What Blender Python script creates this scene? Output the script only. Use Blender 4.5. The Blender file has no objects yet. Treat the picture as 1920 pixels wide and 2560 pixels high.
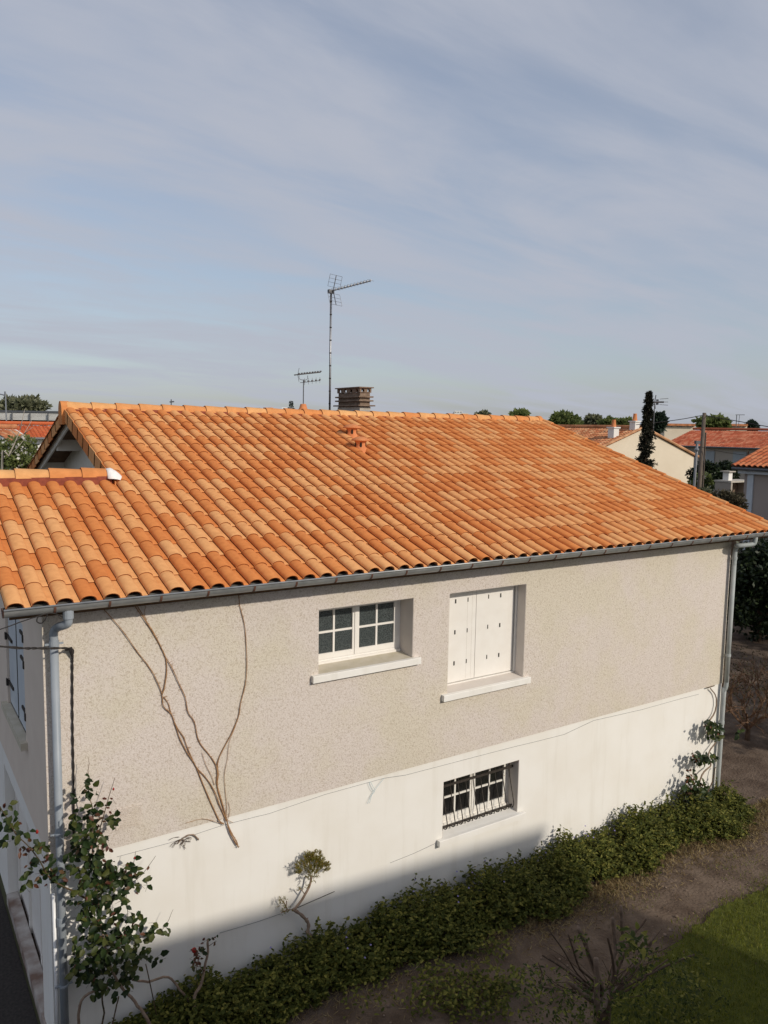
import bpy, math, random
from mathutils import Vector, Matrix
random.seed(7)
sc = bpy.context.scene
COL = sc.collection
PI = math.pi

# ------------------------------------------------------------------ camera
FPX = 1954.19                                   # focal length in photo pixels (1920 x 2560)
CAM = Vector((-1.047, -8.067, 1.688))
yaw, pitch, roll = math.radians(56.75), math.radians(-6.119), math.radians(0.981)
CF = Vector((math.cos(yaw)*math.cos(pitch), math.sin(yaw)*math.cos(pitch), math.sin(pitch)))
_r = Vector((math.sin(yaw), -math.cos(yaw), 0)); _u = _r.cross(CF)
CR = _r*math.cos(roll) + _u*math.sin(roll); CU = _u*math.cos(roll) - _r*math.sin(roll)
cam = bpy.data.cameras.new('camera'); co = bpy.data.objects.new('camera', cam); COL.objects.link(co)
cam.sensor_fit = 'VERTICAL'; cam.sensor_height = 36; cam.lens = FPX/2560*36
cam.clip_start = 0.05; cam.clip_end = 6000
mw = Matrix.Identity(4)
for i in range(3):
    mw[i][0], mw[i][1], mw[i][2], mw[i][3] = CR[i], CU[i], -CF[i], CAM[i]
co.matrix_world = mw
sc.camera = co

# ------------------------------------------------------------------ sky, sun, exposure
SUN = Vector((0.33, -1.0, 0.58)).normalized()   # towards the sun
elev = math.asin(SUN.z); azim = math.atan2(SUN.x, SUN.y)   # azimuth clockwise from +Y
world = bpy.data.worlds.new('World'); sc.world = world; world.use_nodes = True
wn, wl = world.node_tree.nodes, world.node_tree.links
wn.clear()
wout = wn.new('ShaderNodeOutputWorld'); wbg = wn.new('ShaderNodeBackground'); wbg.inputs[1].default_value = 0.125
sky = wn.new('ShaderNodeTexSky'); sky.sky_type = 'NISHITA'; sky.sun_disc = False
sky.sun_elevation = elev; sky.sun_rotation = azim; sky.air_density = 1.0; sky.dust_density = 1.6; sky.ozone_density = 1.5
tc = wn.new('ShaderNodeTexCoord')
sep = wn.new('ShaderNodeSeparateXYZ'); wl.new(tc.outputs['Generated'], sep.inputs[0])
def wmath(op, a, b=None):
    n = wn.new('ShaderNodeMath'); n.operation = op
    for k, v in enumerate((a, b)):
        if v is None: continue
        if isinstance(v, (int, float)): n.inputs[k].default_value = v
        else: wl.new(v, n.inputs[k])
    return n.outputs[0]
den = wmath('ADD', wmath('MAXIMUM', sep.outputs[2], 0.0), 0.16)
comb = wn.new('ShaderNodeCombineXYZ')
wl.new(wmath('DIVIDE', sep.outputs[0], den), comb.inputs[0]); wl.new(wmath('DIVIDE', sep.outputs[1], den), comb.inputs[1])
def cloud_noise(rot, scl, nscale, det, dist):
    mp = wn.new('ShaderNodeMapping'); mp.inputs['Rotation'].default_value = (0, 0, rot); mp.inputs['Scale'].default_value = scl
    wl.new(comb.outputs[0], mp.inputs[0])
    nz = wn.new('ShaderNodeTexNoise'); nz.inputs['Scale'].default_value = nscale; nz.inputs['Detail'].default_value = det
    nz.inputs['Distortion'].default_value = dist; nz.inputs['Roughness'].default_value = 0.55
    wl.new(mp.outputs[0], nz.inputs[0]); return nz.outputs[0]
n1 = cloud_noise(0.45, (0.8, 2.0, 1), 0.9, 6, 0.7)
n2 = cloud_noise(-0.3, (0.5, 1.3, 1), 2.6, 8, 0.4)
n3 = cloud_noise(0.6, (0.35, 1.6, 1), 5.0, 7, 0.2)
nsum = wmath('ADD', wmath('ADD', wmath('MULTIPLY', n1, 0.62), wmath('MULTIPLY', n2, 0.24)), wmath('MULTIPLY', n3, 0.14))
mr = wn.new('ShaderNodeMapRange'); mr.interpolation_type = 'SMOOTHSTEP'
wl.new(nsum, mr.inputs[0]); mr.inputs[1].default_value = 0.36; mr.inputs[2].default_value = 0.62
mr.inputs[3].default_value = 0.47; mr.inputs[4].default_value = 0.96
mixc = wn.new('ShaderNodeMixRGB'); wl.new(mr.outputs[0], mixc.inputs[0])
mixc.inputs[2].default_value = (3.68, 3.90, 4.52, 1)
wl.new(sky.outputs[0], mixc.inputs[1])
wl.new(mixc.outputs[0], wbg.inputs[0]); wl.new(wbg.outputs[0], wout.inputs[0])

sl = bpy.data.lights.new('sun', 'SUN'); sl.energy = 2.75; sl.angle = math.radians(1.3); sl.color = (1.0, 0.915, 0.79)
so = bpy.data.objects.new('sun', sl); COL.objects.link(so)
so.rotation_mode = 'QUATERNION'; so.rotation_quaternion = SUN.to_track_quat('Z', 'Y'); so.location = (10, -20, 25)
vs = sc.view_settings; vs.view_transform = 'Standard'; vs.look = 'None'; vs.gamma = 1; vs.exposure = 0.0
vs.use_curve_mapping = False

# ------------------------------------------------------------------ pixel helpers (photo pixels -> directions)
def ray(x, y): return CF + CR*((x-960)/FPX) - CU*((y-1280)/FPX)
def at(x, y, t): return CAM + ray(x, y)*t                       # at depth t
def onY(x, y, Y=0.0): d = ray(x, y); return CAM + d*((Y-CAM.y)/d.y)
def onZ(x, y, Z): d = ray(x, y); return CAM + d*((Z-CAM.z)/d.z)
def onX(x, y, X): d = ray(x, y); return CAM + d*((X-CAM.x)/d.x)

# ------------------------------------------------------------------ materials
MATS = {}
def M(name, c1, c2=None, ns=4.0, lo=.35, hi=.65, det=6, rough=.85, bump=0, bs=60, bd=.01, metal=0, spec=.3, voro=False, transl=0, tone=None, rnd=0, stretch=None):
    m = bpy.data.materials.new(name); m.use_nodes = True; MATS[name] = m
    nd, lk = m.node_tree.nodes, m.node_tree.links
    b = nd['Principled BSDF']; out = nd['Material Output']
    b.inputs['Roughness'].default_value = rough; b.inputs['Metallic'].default_value = metal
    b.inputs['Specular IOR Level'].default_value = spec
    t = nd.new('ShaderNodeTexCoord'); vec = t.outputs['Object']
    if rnd or tone:
        oi = nd.new('ShaderNodeObjectInfo'); ad = nd.new('ShaderNodeVectorMath'); ad.operation = 'ADD'
        lk.new(vec, ad.inputs[0]); lk.new(oi.outputs['Location'], ad.inputs[1]); vec = ad.outputs[0]
    if stretch:
        mp = nd.new('ShaderNodeMapping'); mp.inputs['Scale'].default_value = stretch; lk.new(vec, mp.inputs[0]); vec = mp.outputs[0]
    col = None
    if c2 is not None:
        nz = nd.new('ShaderNodeTexNoise'); nz.inputs['Scale'].default_value = ns; nz.inputs['Detail'].default_value = det; lk.new(vec, nz.inputs[0])
        r = nd.new('ShaderNodeValToRGB'); r.color_ramp.elements[0].position = lo; r.color_ramp.elements[1].position = hi
        r.color_ramp.elements[0].color = (*c1, 1); r.color_ramp.elements[1].color = (*c2, 1)
        lk.new(nz.outputs[0], r.inputs[0]); col = r.outputs[0]
    if tone:
        at_ = nd.new('ShaderNodeAttribute'); at_.attribute_name = 'tone'
        r2 = nd.new('ShaderNodeValToRGB'); els = r2.color_ramp.elements
        els[0].position = tone[0][0]; els[0].color = (*tone[0][1], 1); els[1].position = tone[-1][0]; els[1].color = (*tone[-1][1], 1)
        for pz, cc in tone[1:-1]: e = els.new(pz); e.color = (*cc, 1)
        lk.new(at_.outputs['Fac'], r2.inputs[0])
        if col is not None:
            mx = nd.new('ShaderNodeMixRGB'); mx.blend_type = 'MULTIPLY'; mx.inputs[0].default_value = 1
            lk.new(r2.outputs[0], mx.inputs[1]); lk.new(col, mx.inputs[2]); col = mx.outputs[0]
        else: col = r2.outputs[0]
    if col is not None: lk.new(col, b.inputs['Base Color'])
    else: b.inputs['Base Color'].default_value = (*c1, 1)
    if bump:
        if voro:
            bz = nd.new('ShaderNodeTexVoronoi'); bz.inputs['Scale'].default_value = bs; h = bz.outputs[0]
        else:
            bz = nd.new('ShaderNodeTexNoise'); bz.inputs['Scale'].default_value = bs; bz.inputs['Detail'].default_value = 3; h = bz.outputs[0]
        lk.new(vec, bz.inputs[0])
        bn = nd.new('ShaderNodeBump'); bn.inputs['Strength'].default_value = bump; bn.inputs['Distance'].default_value = bd
        lk.new(h, bn.inputs['Height']); lk.new(bn.outputs[0], b.inputs['Normal'])
    if transl:
        tr = nd.new('ShaderNodeBsdfTranslucent'); mxs = nd.new('ShaderNodeMixShader'); mxs.inputs[0].default_value = transl
        if col is not None: lk.new(col, tr.inputs[0])
        else: tr.inputs[0].default_value = (*c1, 1)
        lk.new(b.outputs[0], mxs.inputs[1]); lk.new(tr.outputs[0], mxs.inputs[2]); lk.new(mxs.outputs[0], out.inputs[0])
    return m

# roughcast wall: pinkish beige with yellow-green weathering, coarse grain with shade painted into its hollows
def roughcast():
    m = bpy.data.materials.new('roughcast'); m.use_nodes = True; MATS['roughcast'] = m
    nd, lk = m.node_tree.nodes, m.node_tree.links; b = nd['Principled BSDF']
    b.inputs['Roughness'].default_value = .95; b.inputs['Specular IOR Level'].default_value = .1
    t = nd.new('ShaderNodeTexCoord')
    big = nd.new('ShaderNodeTexNoise'); big.inputs['Scale'].default_value = .75; big.inputs['Detail'].default_value = 5; big.inputs['Roughness'].default_value = .6; lk.new(t.outputs['Object'], big.inputs[0])
    rb = nd.new('ShaderNodeValToRGB'); rb.color_ramp.elements[0].position = .44; rb.color_ramp.elements[1].position = .60
    rb.color_ramp.elements[0].color = (.672, .605, .555, 1); rb.color_ramp.elements[1].color = (.652, .592, .495, 1); lk.new(big.outputs[0], rb.inputs[0])
    g = nd.new('ShaderNodeTexNoise'); g.inputs['Scale'].default_value = 50; g.inputs['Detail'].default_value = 3; g.inputs['Distortion'].default_value = 1.2; lk.new(t.outputs['Object'], g.inputs[0])
    rg = nd.new('ShaderNodeValToRGB'); rg.color_ramp.elements[0].position = .34; rg.color_ramp.elements[1].position = .52
    rg.color_ramp.elements[0].color = (.74, .70, .65, 1); rg.color_ramp.elements[1].color = (1, 1, 1, 1); lk.new(g.outputs[0], rg.inputs[0])
    mx = nd.new('ShaderNodeMixRGB'); mx.blend_type = 'MULTIPLY'; mx.inputs[0].default_value = 1
    lk.new(rb.outputs[0], mx.inputs[1]); lk.new(rg.outputs[0], mx.inputs[2]); lk.new(mx.outputs[0], b.inputs['Base Color'])
    bn = nd.new('ShaderNodeBump'); bn.inputs['Strength'].default_value = .6; bn.inputs['Distance'].default_value = .009
    lk.new(g.outputs[0], bn.inputs['Height']); lk.new(bn.outputs[0], b.inputs['Normal'])
roughcast()
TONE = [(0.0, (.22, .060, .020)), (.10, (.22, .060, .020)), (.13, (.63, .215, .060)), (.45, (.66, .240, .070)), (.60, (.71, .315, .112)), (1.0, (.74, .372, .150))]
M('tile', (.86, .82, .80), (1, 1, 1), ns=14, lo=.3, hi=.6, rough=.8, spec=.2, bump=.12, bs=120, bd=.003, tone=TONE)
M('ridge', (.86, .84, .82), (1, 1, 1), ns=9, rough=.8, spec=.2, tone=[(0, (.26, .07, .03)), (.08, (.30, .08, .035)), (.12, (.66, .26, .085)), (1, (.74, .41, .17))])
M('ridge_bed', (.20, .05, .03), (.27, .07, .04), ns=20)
M('terracotta', (.58, .20, .075), (.64, .25, .10), ns=12, rough=.8, bump=.1)
M('old_tile', (.62, .58, .55), (1, 1, 1), ns=2.2, lo=.35, hi=.6, rough=.9, spec=.1, tone=[(0, (.45, .16, .075)), (.5, (.55, .24, .12)), (1, (.62, .36, .2))])
M('red_tile', (.7, .68, .66), (1, 1, 1), ns=1.5, lo=.3, hi=.6, rough=.9, spec=.1, tone=[(0, (.42, .10, .05)), (.5, (.50, .15, .08)), (1, (.58, .24, .14))])
M('vivid_tile', (.8, .78, .76), (1, 1, 1), ns=1.5, lo=.3, hi=.6, rough=.9, spec=.1, tone=[(0, (.48, .10, .04)), (1, (.58, .17, .07))])
M('plinth_white', (.785, .755, .695), (.825, .805, .76), ns=1.3, det=9, lo=.32, hi=.6, rough=.85, spec=.15, bump=.10, bs=14, bd=.006)
def add_streaks(mname, amount, scl, thr=(.52, .75), tint=(.62, .58, .50)):
    m = MATS[mname]; nd, lk = m.node_tree.nodes, m.node_tree.links; b = nd['Principled BSDF']; src = b.inputs['Base Color'].links[0].from_socket
    t = nd.new('ShaderNodeTexCoord'); mp = nd.new('ShaderNodeMapping'); mp.inputs['Scale'].default_value = scl; lk.new(t.outputs['Object'], mp.inputs[0])
    nz = nd.new('ShaderNodeTexNoise'); nz.inputs['Scale'].default_value = 1.0; nz.inputs['Detail'].default_value = 8; nz.inputs['Roughness'].default_value = .62; lk.new(mp.outputs[0], nz.inputs[0])
    mr_ = nd.new('ShaderNodeMapRange'); mr_.inputs[1].default_value = thr[0]; mr_.inputs[2].default_value = thr[1]; mr_.inputs[3].default_value = 0; mr_.inputs[4].default_value = amount; lk.new(nz.outputs[0], mr_.inputs[0])
    mx = nd.new('ShaderNodeMixRGB'); mx.inputs[2].default_value = (*tint, 1); lk.new(mr_.outputs[0], mx.inputs[0]); lk.new(src, mx.inputs[1]); lk.new(mx.outputs[0], b.inputs['Base Color'])
add_streaks('plinth_white', .35, (5, 5, .5))
add_streaks('roughcast', .16, (2.0, 2.0, .6), (.50, .74), (.50, .47, .34))
M('plinth_shade_side', (.66, .65, .62), (.70, .69, .66), ns=2, rough=.85)
M('smooth_render', (.70, .60, .51), (.74, .64, .545), ns=3, rough=.9, bump=.05, bs=80)
M('reveal_paint', (.60, .545, .495), (.64, .585, .53), ns=4, rough=.9)
M('sill_concrete', (.52, .47, .36), (.60, .545, .45), ns=7, rough=.85, bump=.06)
M('white_paint', (.79, .755, .70), (.82, .79, .74), ns=6, rough=.55, spec=.4)
M('worn_white', (.50, .44, .37), (.80, .77, .71), ns=28, lo=.30, hi=.42, rough=.7)
M('zinc', (.30, .31, .31), (.40, .405, .40), ns=8, rough=.45, metal=.5, spec=.5)
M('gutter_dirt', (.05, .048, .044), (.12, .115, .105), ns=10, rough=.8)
M('pvc_grey', (.27, .305, .34), (.33, .36, .395), ns=3, rough=.45, spec=.4)
M('pvc_grey_old', (.34, .37, .37), (.42, .44, .43), ns=5, rough=.6, spec=.3)
M('white_pipe', (.75, .75, .75), (.82, .82, .82), ns=9, rough=.35, spec=.5)
M('bracket_brown', (.10, .045, .03), (.16, .075, .05), ns=20, rough=.7)
M('black_rubber', (.02, .017, .016), (.035, .03, .028), ns=30, rough=.6)
M('iron', (.03, .026, .022), (.06, .048, .04), ns=40, rough=.6, spec=.3)
M('alu', (.30, .31, .33), (.38, .39, .41), ns=30, rough=.4, metal=.7)
M('dark_metal', (.10, .105, .115), (.15, .155, .165), ns=20, rough=.5, metal=.4)
M('slot_dark', (.05, .045, .04))
M('dark_inside', (.015, .013, .012), rough=.9)
M('glass_dark', (.012, .012, .012), (.02, .02, .02), ns=6, rough=.08, spec=.5)
M('wood_dark', (.10, .055, .03), (.15, .09, .05), ns=8, rough=.9)
M('beam_paint', (.66, .62, .55), (.72, .68, .61), ns=6, rough=.8)
M('chimney_block', (.15, .105, .075), (.26, .19, .14), ns=11, rough=.95, bump=.5, bs=45, bd=.01)
M('chimney_render', (.42, .385, .33), (.50, .46, .40), ns=6, rough=.95)
M('mortar_white', (.78, .75, .72), (.84, .82, .80), ns=15, rough=.95, bump=.2, bs=40)
M('vine_bark', (.28, .150, .070), (.42, .25, .13), ns=35, rough=.95, bump=.3, bs=80)
M('bark_pale', (.20, .14, .10), (.31, .23, .17), ns=18, rough=.95, bump=.4, bs=50)
M('bark_dark', (.06, .04, .028), (.12, .08, .055), ns=16, rough=.95, bump=.4, bs=50)
M('twig_red', (.13, .075, .045), (.22, .135, .085), ns=12, rough=.95)
M('bark_mid', (.12, .085, .062), (.21, .15, .11), ns=18, rough=.95, bump=.4, bs=50)
M('bark_grey', (.30, .27, .22), (.42, .38, .32), ns=16, rough=.95)
def leafmat(name, a, b, c=None, rough=.5, transl=.22, spec=.35):
    M(name, (.75, .75, .75), (1, 1, 1), ns=3, rough=rough, spec=spec, transl=transl, tone=[(0, a), (.55, b), (1, c or b)])
leafmat('rose_leaf', (.012, .024, .007), (.026, .050, .011), (.075, .085, .020), rough=.5, transl=.12, spec=.22)
leafmat('rose_young', (.10, .028, .016), (.14, .055, .026), (.10, .075, .03))
leafmat('petal', (.30, .012, .010), (.42, .02, .015))
leafmat('periwinkle', (.034, .050, .010), (.105, .122, .022), (.29, .27, .06), rough=.62, spec=.2, transl=.3)
leafmat('flower', (.28, .22, .5), (.35, .3, .6))
leafmat('grass', (.10, .125, .012), (.17, .19, .018), (.25, .24, .045), rough=.6, transl=.35)
leafmat('straw', (.16, .10, .04), (.30, .22, .10), (.40, .32, .16), rough=.8)
leafmat('yew', (.11, .11, .018), (.25, .23, .032), (.27, .15, .045), rough=.6, transl=.35)
leafmat('laurel', (.008, .016, .007), (.018, .034, .012), (.05, .07, .025))
leafmat('tree_green', (.11, .15, .05), (.20, .24, .08), (.29, .33, .13), transl=.4, spec=.1)
leafmat('tree_olive', (.10, .11, .06), (.17, .18, .10), (.24, .24, .15), rough=.7)
leafmat('conifer', (.012, .014, .008), (.028, .028, .015), (.055, .048, .028), rough=.8)
leafmat('far_conifer', (.03, .05, .035), (.05, .075, .05))
leafmat('blossom', (.62, .60, .55), (.75, .73, .68))
leafmat('bush_brown', (.05, .042, .022), (.085, .07, .038), (.12, .105, .06), rough=.8)
leafmat('litter', (.06, .035, .02), (.13, .085, .05), (.24, .17, .11), rough=.9, transl=0)
M('soil', (.082, .058, .043), (.175, .132, .100), ns=2.6, lo=.3, hi=.7, det=9, rough=.98, bump=.9, bs=22, bd=.03, spec=.1)
M('far_ground', (.055, .06, .03), (.10, .10, .055), ns=.05, det=8, rough=1)
M('lawn', (.060, .070, .010), (.095, .105, .015), ns=9, rough=1, bump=.6, bs=60, bd=.03)
M('asphalt', (.030, .026, .024), (.05, .043, .038), ns=30, rough=.95, bump=.4, bs=150, bd=.005)
M('stone', (.15, .105, .08), (.26, .20, .155), ns=9, rough=.95, bump=.3, bs=30)
M('pale_stain', (.50, .46, .42), (.20, .13, .10), ns=3.5, rough=.95)
M('cream_wall', (.66, .57, .44), (.70, .61, .48), ns=.8, rough=.95)
M('greige_wall', (.34, .30, .255), (.38, .335, .285), ns=.5, rough=.95)
M('mauve_wall', (.33, .28, .25), (.37, .315, .28), ns=.6, rough=.95)
M('far_white', (.70, .69, .66), (.76, .75, .72), ns=.5)
M('grey_shutter', (.28, .31, .33), (.32, .35, .37), ns=3)
M('blue_string', (.35, .50, .55), (.45, .58, .62), ns=20)
M('pole_wood', (.09, .07, .055), (.16, .13, .105), ns=9, rough=.95, stretch=(4, 4, .3))
M('bluegrey_paint', (.50, .54, .58), (.55, .59, .62), ns=4)
# cathedral glass: dark with a pale crackle
def crackle():
    m = M('glass_crackle', (.012, .014, .015), rough=.22, spec=.6)
    nd, lk = m.node_tree.nodes, m.node_tree.links; b = nd['Principled BSDF']
    t = nd.new('ShaderNodeTexCoord'); v = nd.new('ShaderNodeTexVoronoi'); v.feature = 'DISTANCE_TO_EDGE'; v.inputs['Scale'].default_value = 48
    nz = nd.new('ShaderNodeTexNoise'); nz.inputs['Scale'].default_value = 30; mxv = nd.new('ShaderNodeMixRGB'); mxv.inputs[0].default_value = .03
    lk.new(t.outputs['Object'], nz.inputs[0]); lk.new(t.outputs['Object'], mxv.inputs[1]); lk.new(nz.outputs[1], mxv.inputs[2]); lk.new(mxv.outputs[0], v.inputs[0])
    r = nd.new('ShaderNodeValToRGB'); r.color_ramp.elements[0].position = .03; r.color_ramp.elements[1].position = .16
    r.color_ramp.elements[0].color = (.085, .10, .10, 1); r.color_ramp.elements[1].color = (.034, .040, .041, 1)
    lk.new(v.outputs[0], r.inputs[0]); lk.new(r.outputs[0], b.inputs['Base Color'])
    bn = nd.new('ShaderNodeBump'); bn.inputs['Strength'].default_value = .5; bn.inputs['Distance'].default_value = .004
    lk.new(v.outputs[0], bn.inputs['Height']); lk.new(bn.outputs[0], b.inputs['Normal'])
crackle()

# ------------------------------------------------------------------ mesh builder
class MB:
    def __init__(s): s.v, s.f, s.t = [], [], []
    def face(s, pts, tone=0.5):
        i = len(s.v); s.v += [tuple(p) for p in pts]; s.f.append(tuple(range(i, i+len(pts)))); s.t.append(tone)
    def raw(s, vs, fs, tone=0.5):
        i = len(s.v); s.v += [tuple(p) for p in vs]; s.f += [tuple(k+i for k in f) for f in fs]; s.t += [tone]*len(fs)
    def box(s, x0, x1, y0, y1, z0, z1, tone=.5):
        v = [(x, y, z) for x in (x0, x1) for y in (y0, y1) for z in (z0, z1)]
        s.raw(v, [(0, 1, 3, 2), (4, 6, 7, 5), (0, 4, 5, 1), (2, 3, 7, 6), (0, 2, 6, 4), (1, 5, 7, 3)], tone)
    def obox(s, o, ax, ay, az, tone=.5):     # oriented box from corner o and three edge vectors
        o = Vector(o); ax, ay, az = Vector(ax), Vector(ay), Vector(az)
        v = [o+ax*i+ay*j+az*k for i in (0, 1) for j in (0, 1) for k in (0, 1)]
        s.raw(v, [(0, 1, 3, 2), (4, 6, 7, 5), (0, 4, 5, 1), (2, 3, 7, 6), (0, 2, 6, 4), (1, 5, 7, 3)], tone)
    def prism(s, poly, ext, tone=.5):        # planar polygon extruded by a vector
        e = Vector(ext); n = len(poly); v = [Vector(p) for p in poly]; v += [p+e for p in v]
        s.raw(v, [tuple(range(n))[::-1], tuple(range(n, 2*n))] + [(i, (i+1) % n, (i+1) % n+n, i+n) for i in range(n)], tone)
    def tube(s, path, rad, n=8, tone=.5, cap=True):
        path = [Vector(p) for p in path]; m = len(path)
        if isinstance(rad, (int, float)): rad = [rad]*m
        vs, fs = [], []; prev = None
        for i, p in enumerate(path):
            d = (path[min(i+1, m-1)] - path[max(i-1, 0)]).normalized()
            if prev is None:
                a = d.orthogonal().normalized()
            else:
                a = prev - d*prev.dot(d)
                a = a.normalized() if a.length > 1e-6 else d.orthogonal().normalized()
            prev = a; b = d.cross(a)
            for k in range(n):
                w = 2*PI*k/n; vs.append(p + (a*math.cos(w) + b*math.sin(w))*rad[i])
        for i in range(m-1):
            for k in range(n):
                fs.append((i*n+k, i*n+(k+1) % n, (i+1)*n+(k+1) % n, (i+1)*n+k))
        if cap: fs += [tuple(range(n))[::-1], tuple(range((m-1)*n, m*n))]
        s.raw(vs, fs, tone)
    def lathe(s, c, prof, n=20, tone=.5):    # prof: (radius, z)
        c = Vector(c); vs, fs = [], []
        for r, z in prof:
            for k in range(n): vs.append(c + Vector((r*math.cos(2*PI*k/n), r*math.sin(2*PI*k/n), z)))
        for i in range(len(prof)-1):
            for k in range(n): fs.append((i*n+k, i*n+(k+1) % n, (i+1)*n+(k+1) % n, (i+1)*n+k))
        s.raw(vs, fs, tone)
    def leaf(s, p, d, nrm, L, W, tone=.5, fold=.25, curl=.15):
        d = d.normalized(); sd = d.cross(nrm)
        if sd.length < 1e-4: sd = d.orthogonal()
        sd.normalize(); nn = sd.cross(d)
        up = nn*(W*fold)
        a, b_, c_, e = p, p+d*(L*.35)-nn*(L*curl*.1), p+d*(L*.75)-nn*(L*curl*.5), p+d*L-nn*(L*curl)
        vs = [a, b_+sd*W*.5+up, b_, b_-sd*W*.5+up, c_+sd*W*.36+up*.6, c_, c_-sd*W*.36+up*.6, e]
        s.raw(vs, [(0, 1, 2), (0, 2, 3), (1, 4, 5, 2), (2, 5, 6, 3), (4, 7, 5), (5, 7, 6)], tone)
    def quick(s, p, d, nrm, L, W, tone=.5):  # two-triangle leaf
        d = d.normalized(); sd = d.cross(nrm)
        if sd.length < 1e-4: sd = d.orthogonal()
        sd.normalize()
        s.raw([p, p+d*L*.5+sd*W*.5, p+d*L, p+d*L*.5-sd*W*.5], [(0, 1, 2, 3)], tone)
    def mesh(s, name, mat, smooth=False):
        me = bpy.data.meshes.new(name); me.from_pydata(s.v, [], s.f); me.materials.append(MATS[mat])
        a = me.attributes.new('tone', 'FLOAT', 'FACE'); a.data.foreach_set('value', s.t)
        if smooth: me.polygons.foreach_set('use_smooth', [True]*len(s.f))
        me.update(); return me
    def build(s, name, mat, parent=None, smooth=False, fix=True):
        o = bpy.data.objects.new(name, s.mesh(name, mat, smooth)); COL.objects.link(o)
        if fix:
            import bmesh
            bm = bmesh.new(); bm.from_mesh(o.data); bmesh.ops.recalc_face_normals(bm, faces=bm.faces); bm.to_mesh(o.data); bm.free()
        if parent: setp(o, parent)
        return o
def setp(o, parent):
    o.parent = parent
    if parent.type == 'EMPTY': o.matrix_parent_inverse = Matrix.Translation(-parent.location)
def thing(name, label, cat, loc, group=None):
    o = bpy.data.objects.new(name, None); COL.objects.link(o); o.location = loc; o.empty_display_size = .2
    return tag(o, label, cat, group)
def tag(o, label, cat, group=None):
    o['label'] = label; o['category'] = cat
    if group: o['group'] = group
    return o
def kind(o, k): o['kind'] = k; return o
def inst(name, me, parent, loc, rot=(0, 0, 0), scale=None):
    o = bpy.data.objects.new(name, me); COL.objects.link(o); o.location = loc; o.rotation_euler = rot
    if scale: o.scale = scale
    if parent: setp(o, parent)
    return o
U = random.uniform
def rdir(): 
    while True:
        v = Vector((U(-1, 1), U(-1, 1), U(-1, 1)))
        if .01 < v.length < 1: return v.normalized()
def smoothpath(pts, sub=4):
    pts = [Vector(p) for p in pts]; out = []
    for i in range(len(pts)-1):
        p0, p1, p2, p3 = pts[max(i-1, 0)], pts[i], pts[i+1], pts[min(i+2, len(pts)-1)]
        for k in range(sub):
            t = k/sub
            out.append(.5*((2*p1)+(p2-p0)*t+(2*p0-5*p1+4*p2-p3)*t*t+(3*p1-p0-3*p2+p3)*t**3))
    out.append(pts[-1]); return out

# ------------------------------------------------------------------ ground
GZ = -4.95
g = MB(); g.face([(-2500, -400, GZ-.03), (3500, -400, GZ-.03), (3500, 4500, GZ-.03), (-2500, 4500, GZ-.03)])
kind(g.build('ground', 'far_ground'), 'structure')
def sheet(name, mat, poly, z, bumpy=0, n=40):
    xs = [p[0] for p in poly]; ys = [p[1] for p in poly]
    m = MB(); m.face([(x, y, z) for x, y in poly]); return kind(m.build(name, mat), 'structure')
def relief(name, mat, x0, x1, y0, y1, nx, ny, z, amp):   # gently uneven garden soil
    m = MB(); vs = []
    for j in range(ny+1):
        for i in range(nx+1):
            x = x0+(x1-x0)*i/nx; y = y0+(y1-y0)*j/ny
            e = 0 if i in (0, nx) or j in (0, ny) else 1
            vs.append((x, y, z + e*amp*(math.sin(x*2.3+y*1.1)+math.sin(y*3.7-x*.7)+U(-.6, .6))*.4))
    m.raw(vs, [(j*(nx+1)+i, j*(nx+1)+i+1, (j+1)*(nx+1)+i+1, (j+1)*(nx+1)+i) for j in range(ny) for i in range(nx)])
    return kind(m.build(name, mat, smooth=True), 'structure')
relief('garden_soil', 'soil', .35, 30, -9, 14, 150, 110, GZ, .022)
sheet('driveway', 'asphalt', [(-14, -6), (.22, -6), (.22, 14), (-14, 14)], GZ-.016)
LAWN = [(4.6, -3.3), (5.64, -2.62), (6.3, -2.28), (7.0, -2.3), (7.7, -2.15), (8.7, -2.07), (9.8, -2.1), (12.0, -2.0), (16, -1.6), (16, -8.4), (4.6, -8.4)]
_L2 = []
for (a_, b_), (c_, d_) in zip(LAWN[:9], LAWN[1:9]):
    for k_ in range(14): _L2.append((a_+(c_-a_)*k_/14+U(-.05, .05), b_+(d_-b_)*k_/14+U(-.07, .05)))
lawn_o = sheet('lawn', 'lawn', _L2+LAWN[8:], GZ+.022)
def inpoly(x, y, P):
    c = False; j = len(P)-1
    for i in range(len(P)):
        if (P[i][1] > y) != (P[j][1] > y) and x < (P[j][0]-P[i][0])*(y-P[i][1])/(P[j][1]-P[i][1])+P[i][0]: c = not c
        j = i
    return c

# ------------------------------------------------------------------ THE HOUSE
SP = .217                       # tile column spacing
SLOPE = math.atan2(1.881, 5.909)
cs, sn = math.cos(SLOPE), math.sin(SLOPE)
ROW = .375
def rp(x, s, h=0.0):           # point on the front roof plane: x, distance up the slope, height off it
    return Vector((x, -.30 + s*cs - h*sn, s*sn + h*cs))
XL, XR = .269, 11.592          # outer wall corners
ZP = -2.768                    # top of the white plinth
RY, RZ = 5.77, 1.93            # ridge
YB = 11.54                     # back wall
house = thing('house', 'beige roughcast house with bright orange tiled roof and white base', 'house', (5.9, 5.7, GZ))

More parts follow.
